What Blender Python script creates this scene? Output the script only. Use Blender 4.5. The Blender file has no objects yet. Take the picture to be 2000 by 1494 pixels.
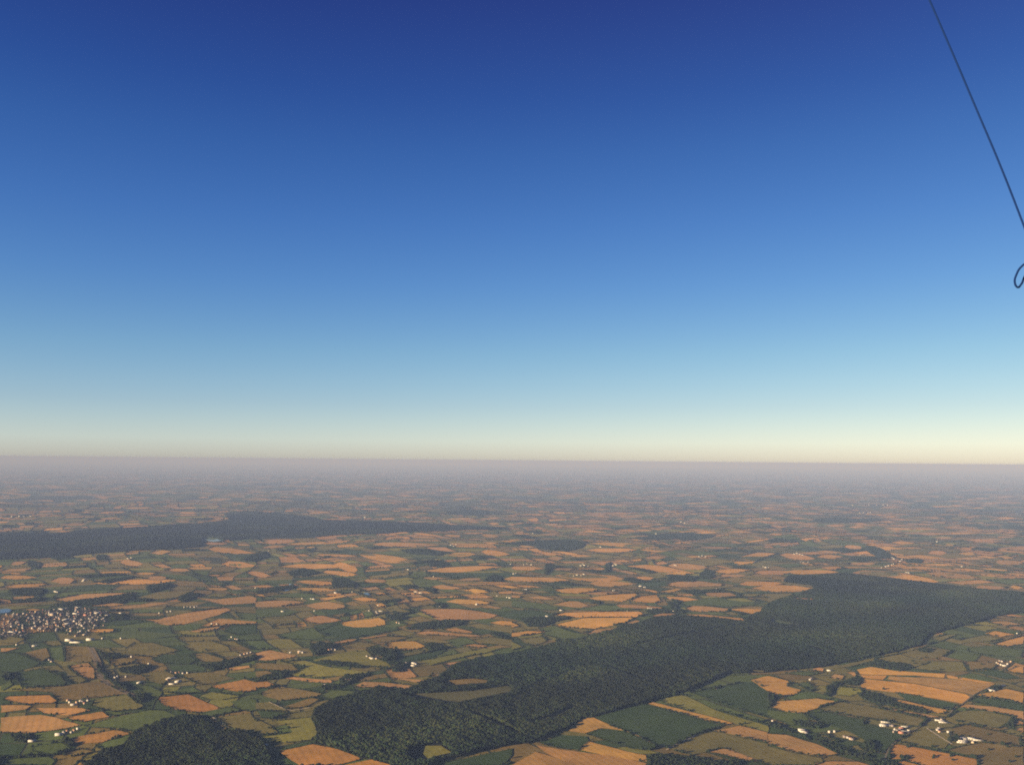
import bpy, math, random
import numpy as np
from mathutils import Vector, Matrix
from mathutils.geometry import delaunay_2d_cdt

random.seed(7)
rng = np.random.default_rng(7)
SC = bpy.context.scene
COL = SC.collection
R = math.radians

# ------------------------------------------------------------------ camera
CAM_Z = 1000.0
F = 1732.0                                    # focal length in photograph pixels (2000 wide)
PITCH, ROLL = R(5.02), R(0.49)
cam_data = bpy.data.cameras.new('camera')
cam = bpy.data.objects.new('camera', cam_data)
COL.objects.link(cam)
cam_data.sensor_width = 36.0
cam_data.lens = 36.0 * F / 2000.0
cam_data.clip_start = 0.1
cam_data.clip_end = 600000.0
CAM_M = Matrix.Rotation(R(90) + PITCH, 4, 'X') @ Matrix.Rotation(ROLL, 4, 'Z')
cam.matrix_world = Matrix.Translation((0, 0, CAM_Z)) @ CAM_M
SC.camera = cam

# ------------------------------------------------------------------ light
SUN_AZ, SUN_EL = -124.0, 12.0                 # clockwise from +Y (the view direction): behind and to the left
EXPOSURE = 2.0
SC.view_settings.view_transform = 'Standard'
SC.view_settings.look = 'None'
SC.view_settings.exposure = EXPOSURE
SC.view_settings.gamma = 1.0
SC.view_settings.use_curve_mapping = False
SC.cycles.use_denoising = False
SC.cycles.max_bounces = 4
SC.cycles.diffuse_bounces = 2
SC.cycles.volume_bounces = 1
SC.cycles.sample_clamp_direct = 1.2
SC.cycles.sample_clamp_indirect = .8
SC.cycles.filter_width = 1.9

world = bpy.data.worlds.new('World')
SC.world = world
world.use_nodes = True
wn, wl = world.node_tree.nodes, world.node_tree.links
sky = wn.new('ShaderNodeTexSky')
sky.sky_type = 'NISHITA'
sky.sun_disc = False
sky.sun_elevation = R(SUN_EL)
sky.sun_rotation = R(SUN_AZ)
sky.altitude = 1000
bg = wn['Background']
bg.inputs['Strength'].default_value = 0.1
sep = wn.new('ShaderNodeSeparateColor')
com = wn.new('ShaderNodeCombineColor')
wl.new(sky.outputs[0], sep.inputs[0])
tcw = wn.new('ShaderNodeTexCoord'); sxyz = wn.new('ShaderNodeSeparateXYZ'); wl.new(tcw.outputs['Generated'], sxyz.inputs[0])
SKY = [  # elevation in degrees, clear evening sky colour (display values), the Nishita sky's own value there
    (0.2, (212, 204, 186), (5.0, 4.2, 2.3)), (1.2, (210, 211, 200), (5.04, 4.4, 2.6)), (3.5, (182, 206, 212), (4.85, 5.5, 4.2)), (6.8, (142, 185, 213), (3.6, 4.8, 4.85)),
    (11.1, (102, 152, 207), (2.5, 3.7, 4.55)), (15., (78, 127, 193), (1.85, 2.9, 3.95)), (19.4, (60, 104, 173), (1.43, 2.29, 3.35)),
    (22.8, (50, 87, 158), (1.25, 2.0, 3.0)), (28.3, (43, 66, 135), (1.0, 1.63, 2.55)), (60., (18, 38, 95), (.5, .85, 1.45))]
POW = (1.0, .78, .5)
rmp = wn.new('ShaderNodeValToRGB'); els = rmp.color_ramp.elements
while len(els) < len(SKY): els.new(.5)
for e_, (deg, rgb, ni) in zip(els, SKY):
    e_.position = math.sin(R(deg)) ** .5
    e_.color = (*[((v / 255 + .055) / 1.055) ** 2.4 / q ** p_ for v, q, p_ in zip(rgb, ni, POW)], 1)
mx = wn.new('ShaderNodeMath'); mx.operation = 'MAXIMUM'; mx.inputs[1].default_value = 0; wl.new(sxyz.outputs[2], mx.inputs[0])
sq = wn.new('ShaderNodeMath'); sq.operation = 'SQRT'; wl.new(mx.outputs[0], sq.inputs[0])
wl.new(sq.outputs[0], rmp.inputs[0])
sp2 = wn.new('ShaderNodeSeparateColor'); wl.new(rmp.outputs[0], sp2.inputs[0])
for i in range(3):
    p = wn.new('ShaderNodeMath'); p.operation = 'POWER'
    m = wn.new('ShaderNodeMath'); m.operation = 'MULTIPLY'
    c = wn.new('ShaderNodeMath'); c.operation = 'MINIMUM'
    k = wn.new('ShaderNodeMath'); k.operation = 'MULTIPLY'
    wl.new(sep.outputs[i], p.inputs[0]); p.inputs[1].default_value = POW[i]
    wl.new(p.outputs[0], m.inputs[0]); wl.new(sp2.outputs[i], m.inputs[1])
    wl.new(m.outputs[0], c.inputs[0]); c.inputs[1].default_value = 1.1
    wl.new(c.outputs[0], k.inputs[0]); k.inputs[1].default_value = 10.0 / 2 ** EXPOSURE
    wl.new(k.outputs[0], com.inputs[i])
wl.new(com.outputs[0], bg.inputs['Color'])

sun_data = bpy.data.lights.new('sun', 'SUN')
sun_data.energy = 4.6
sun_data.angle = R(0.5)
sun_data.color = (1.0, 0.78, 0.50)
sun = bpy.data.objects.new('sun', sun_data)
COL.objects.link(sun)
az, el = R(SUN_AZ), R(SUN_EL)
to_sun = Vector((math.sin(az) * math.cos(el), math.cos(az) * math.cos(el), math.sin(el)))
sun.rotation_euler = (-to_sun).to_track_quat('-Z', 'Y').to_euler()

# ------------------------------------------------------------------ terrain
def noise2(x, y, s, seed, n=7):
    r = np.random.default_rng(seed)
    out = 0.0
    for k in range(n):
        a = r.uniform(0, math.pi * 2); w = 2 * math.pi / (s * r.uniform(.6, 1.7)); ph = r.uniform(0, 6.28)
        out = out + np.sin((x * math.cos(a) + y * math.sin(a)) * w + ph)
    return out / math.sqrt(n / 2)

def height(x, y):
    x = np.asarray(x, float); y = np.asarray(y, float)
    return noise2(x, y, 3600, 11) * 11 + noise2(x, y, 1300, 12) * 3.2

def ray(px, py):
    d = CAM_M.to_3x3() @ Vector(((px - 1000) / F, (747 - py) / F, -1))
    return d.normalized()

def at(px, py):
    """where the line of sight through a pixel of the photograph meets the land"""
    d = ray(px, py)
    h = 0.0
    for _ in range(6):
        t = (h - CAM_Z) / d.z
        h = float(height(d.x * t, d.y * t))
    t = (h - CAM_Z) / d.z
    return (d.x * t, d.y * t)

# ------------------------------------------------------------------ helpers
def fit(label):
    w = label.split()
    for drop in ('the', 'the', 'the', 'of', 'in'):
        if len(w) <= 16: break
        i = [j for j, t in enumerate(w) if t == drop]
        if i: w.pop(i[-1])
    return ' '.join(w)

def tag(o, label=None, cat=None, group=None, kind=None):
    if label: label = fit(label)
    if label: o['label'] = label
    if cat: o['category'] = cat
    if group: o['group'] = group
    if kind: o['kind'] = kind
    return o

def mesh_np(name, V, faces_flat, sizes, mats, parent=None, tint=None, smooth=False, midx=None):
    """one mesh object from numpy arrays; tint is a per-face colour"""
    me = bpy.data.meshes.new(name)
    V = np.asarray(V, np.float32); ff = np.asarray(faces_flat, np.int32).ravel(); sz = np.asarray(sizes, np.int32)
    me.vertices.add(len(V)); me.vertices.foreach_set('co', V.ravel())
    me.loops.add(len(ff)); me.loops.foreach_set('vertex_index', ff)
    me.polygons.add(len(sz))
    st = np.concatenate(([0], np.cumsum(sz)[:-1])).astype(np.int32)
    me.polygons.foreach_set('loop_start', st); me.polygons.foreach_set('loop_total', sz)
    if smooth: me.polygons.foreach_set('use_smooth', np.ones(len(sz), bool))
    if midx is not None: me.polygons.foreach_set('material_index', np.asarray(midx, np.int32))
    me.update(calc_edges=True)
    if tint is not None:
        at_ = me.attributes.new('tint', 'FLOAT_COLOR', 'FACE')
        T = np.asarray(tint, np.float32)
        if T.shape[1] == 3: T = np.concatenate((T, np.ones((len(T), 1), np.float32)), 1)
        at_.data.foreach_set('color', T.ravel())
    for m in mats: me.materials.append(m)
    o = bpy.data.objects.new(name, me)
    COL.objects.link(o)
    if parent is not None: o.parent = parent
    return o

def new_mat(name):
    m = bpy.data.materials.new(name); m.use_nodes = True
    nt = m.node_tree; b = nt.nodes['Principled BSDF']
    b.inputs['Roughness'].default_value = 0.9
    b.inputs['Specular IOR Level'].default_value = 0.1
    return m, nt, b

def mix_rgb(nt, mode, fac, a, b):
    n = nt.nodes.new('ShaderNodeMix'); n.data_type = 'RGBA'; n.blend_type = mode
    for sock, v in ((n.inputs['Factor'], fac), (n.inputs[6], a), (n.inputs[7], b)):
        if hasattr(v, 'is_linked'): nt.links.new(v, sock)
        elif isinstance(v, (tuple, list)): sock.default_value = (*v[:3], 1)
        else: sock.default_value = v
    return n.outputs[2]

def noise_tex(nt, coord, scale, detail=3.0, rough=.55):
    n = nt.nodes.new('ShaderNodeTexNoise'); n.inputs['Scale'].default_value = scale
    n.inputs['Detail'].default_value = detail; n.inputs['Roughness'].default_value = rough
    nt.links.new(coord, n.inputs['Vector']); return n.outputs['Fac']

def ramp(nt, fac, stops):
    n = nt.nodes.new('ShaderNodeValToRGB'); e = n.color_ramp.elements
    while len(e) < len(stops): e.new(.5)
    for i, (p, c) in enumerate(stops): e[i].position = p; e[i].color = (*c, 1)
    nt.links.new(fac, n.inputs[0]); return n.outputs['Color']

def stretched(nt, coord, ang, sx, sy):
    m = nt.nodes.new('ShaderNodeMapping'); m.inputs['Rotation'].default_value = (0, 0, ang)
    m.inputs['Scale'].default_value = (sx, sy, 1); nt.links.new(coord, m.inputs['Vector']); return m.outputs[0]

# field material: the crop's own colour with soil blotches, drill rows and worn patches
def field_material(name, colour=None):
    m, nt, b = new_mat(name)
    tc = nt.nodes.new('ShaderNodeTexCoord').outputs['Object']
    if colour is None:
        a = nt.nodes.new('ShaderNodeAttribute'); a.attribute_name = 'tint'; base = a.outputs['Color']
    else:
        r = nt.nodes.new('ShaderNodeRGB'); r.outputs[0].default_value = (*colour, 1); base = r.outputs[0]
    big = ramp(nt, noise_tex(nt, tc, 1 / 170.), ((.3, (.80, .84, .80)), (.7, (1.16, 1.12, 1.1))))
    fine = ramp(nt, noise_tex(nt, stretched(nt, tc, .6, 1 / 14., 1 / 60.), 1.0, 4, .65), ((.25, (.84, .85, .84)), (.75, (1.14, 1.13, 1.12))))
    c = mix_rgb(nt, 'MULTIPLY', 1.0, base, big)
    soil = ramp(nt, noise_tex(nt, tc, 1 / 48., 5, .7), ((.35, (.86, .84, .84)), (.62, (1.08, 1.1, 1.08))))
    c = mix_rgb(nt, 'MULTIPLY', 1.0, c, soil)
    c = mix_rgb(nt, 'MULTIPLY', .8, c, fine)
    wv = nt.nodes.new('ShaderNodeTexWave'); wv.inputs['Scale'].default_value = 1.0; wv.inputs['Distortion'].default_value = 1.5
    wv.inputs['Detail'].default_value = 2; nt.links.new(stretched(nt, tc, -.42, .012, .012), wv.inputs['Vector'])
    c = mix_rgb(nt, 'MULTIPLY', 1.0, c, ramp(nt, wv.outputs['Fac'], ((.0, (.90, .91, .90)), (.6, (1.05, 1.04, 1.04)))))
    nt.links.new(c, b.inputs['Base Color'])
    return m

CROP = {  # real base colours of the crops
    'O': (.41, .225, .050), 'P': (.315, .182, .062), 'Q': (.31, .155, .036), 'B': (.142, .104, .028),
    'L': (.128, .112, .028), 'Y': (.160, .155, .026), 'G': (.066, .092, .019), 'D': (.033, .056, .014), 'F': (.078, .076, .026), 'T': (.33, .185, .052)}

def crop_colour(k, r):
    c = np.array(CROP[k]) * r.uniform(.88, 1.14)
    return c * np.array([r.uniform(.94, 1.06), 1, r.uniform(.9, 1.1)])

M_FIELD = field_material('crop_surface')

# far land and verges
def land_material():
    m, nt, b = new_mat('grass_verge_and_far_farmland')
    tc = nt.nodes.new('ShaderNodeTexCoord').outputs['Object']
    warp = nt.nodes.new('ShaderNodeTexNoise'); warp.inputs['Scale'].default_value = 1 / 900.
    nt.links.new(tc, warp.inputs['Vector'])
    wv = nt.nodes.new('ShaderNodeVectorMath'); wv.operation = 'MULTIPLY_ADD'
    nt.links.new(warp.outputs['Color'], wv.inputs[0]); wv.inputs[1].default_value = (500, 500, 0)
    nt.links.new(tc, wv.inputs[2])
    v = nt.nodes.new('ShaderNodeTexVoronoi'); v.voronoi_dimensions = '2D'; v.distance = 'CHEBYCHEV'
    v.inputs['Scale'].default_value = 1.0
    nt.links.new(stretched(nt, wv.outputs[0], .45, 1 / 330., 1 / 260.), v.inputs['Vector'])
    s = nt.nodes.new('ShaderNodeSeparateColor'); nt.links.new(v.outputs['Color'], s.inputs[0])
    cells = ramp(nt, s.outputs[0], ((0, (.02, .03, .016)), (.30, CROP['D']), (.50, CROP['G']), (.64, CROP['L']), (.82, CROP['P']), (.95, CROP['O'])))
    cells.node.color_ramp.interpolation = 'CONSTANT'
    wood = ramp(nt, noise_tex(nt, tc, 1 / 2600., 4, .6), ((.56, (0, 0, 0)), (.60, (1, 1, 1))))
    far = mix_rgb(nt, 'MIX', wood, cells, (.022, .032, .018))
    # beyond the modelled fields only; close by this sheet is the rough grass of the verges
    l = nt.nodes.new('ShaderNodeVectorMath'); l.operation = 'LENGTH'; nt.links.new(tc, l.inputs[0])
    gt = nt.nodes.new('ShaderNodeMath'); gt.operation = 'GREATER_THAN'; gt.inputs[1].default_value = 21500
    nt.links.new(l.outputs['Value'], gt.inputs[0])
    verge = ramp(nt, noise_tex(nt, tc, 1 / 60., 5, .6), ((.3, (.022, .032, .014)), (.7, (.060, .062, .026))))
    c = mix_rgb(nt, 'MIX', gt.outputs[0], verge, far)
    nt.links.new(c, b.inputs['Base Color'])
    return m
M_LAND = land_material()

def plain_material(name, col, var=.25, scale=.2, rough=.9, spec=.1, metal=0.0):
    m, nt, b = new_mat(name)
    tc = nt.nodes.new('ShaderNodeTexCoord').outputs['Object']
    lo = tuple(1 - var for _ in range(3)); hi = tuple(1 + var * .6 for _ in range(3))
    f = ramp(nt, noise_tex(nt, tc, scale, 4), ((.3, lo), (.7, hi)))
    nt.links.new(mix_rgb(nt, 'MULTIPLY', 1.0, tuple(col), f), b.inputs['Base Color'])
    b.inputs['Roughness'].default_value = rough; b.inputs['Specular IOR Level'].default_value = spec
    b.inputs['Metallic'].default_value = metal
    return m

def foliage_material(name):
    m, nt, b = new_mat(name)
    a = nt.nodes.new('ShaderNodeAttribute'); a.attribute_name = 'tint'
    tc = nt.nodes.new('ShaderNodeTexCoord').outputs['Object']
    f = ramp(nt, noise_tex(nt, tc, .35, 3, .7), ((.3, (.6, .62, .6)), (.7, (1.3, 1.3, 1.25))))
    nt.links.new(mix_rgb(nt, 'MULTIPLY', 1.0, a.outputs['Color'], f), b.inputs['Base Color'])
    return m
M_LEAF = foliage_material('tree_foliage')
M_BARK = plain_material('bark', (.09, .065, .045))
M_ROAD = plain_material('worn_asphalt', (.13, .11, .08), .2, .05)
M_TRACK = plain_material('pale_gravel', (.42, .36, .27), .2, .05)
M_WATER, _nt, _b = new_mat('still_water')
_b.inputs['Base Color'].default_value = (.03, .045, .06, 1); _b.inputs['Roughness'].default_value = .12
_b.inputs['Specular IOR Level'].default_value = .5

# ------------------------------------------------------------------ ground: one sheet out to the horizon
def grid_xy(xs, ys):
    X, Y = np.meshgrid(xs, ys); return X.ravel(), Y.ravel()
def axis(lim, near, step):
    a = list(np.arange(0, near + 1, step)); s = step
    while a[-1] < lim: s *= 1.18; a.append(a[-1] + s)
    a[-1] = lim
    return a
ax = axis(155000, 9000, 90)
xs = np.array([-v for v in ax[:0:-1]] + ax)
ys = np.array([-v for v in axis(60000, 400, 400)[:0:-1]] + axis(155000, 14000, 90))
gx, gy = grid_xy(xs, ys)
gz = height(gx, gy)
n, mrow = len(xs), len(ys)
ii = (np.arange(mrow - 1)[:, None] * n + np.arange(n - 1)[None, :]).ravel()
mesh_np('ground', np.stack((gx, gy, gz - 1.2), 1), np.stack((ii, ii + 1, ii + n + 1, ii + n), 1), np.full(len(ii), 4), [M_LAND], smooth=True)
tag(bpy.data.objects['ground'], 'wide flat countryside of green verges fading into haze', kind='structure')

# ------------------------------------------------------------------ traced outlines
# each outline is read from one of four 4x enlargements of the photograph's lower band (1..4) or
# from three 2.857x ones of the middle band (5..7), and projected onto the land
CROPS = {1: (0, 1140, 4.), 2: (500, 1140, 4.), 3: (1000, 1140, 4.), 4: (1500, 1140, 4.),
         5: (0, 860, 2.857), 6: (650, 860, 2.857), 7: (1300, 860, 2.857), 0: (0, 0, 1.)}
def px(c, x, y):
    x0, y0, s = CROPS[c]; return (x0 + x / s, y0 + y / s)
def parse(c, s):
    v = [float(t) for t in s.replace(',', ' ').split()]
    return [px(c, v[i], v[i + 1]) for i in range(0, len(v), 2)]

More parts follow.
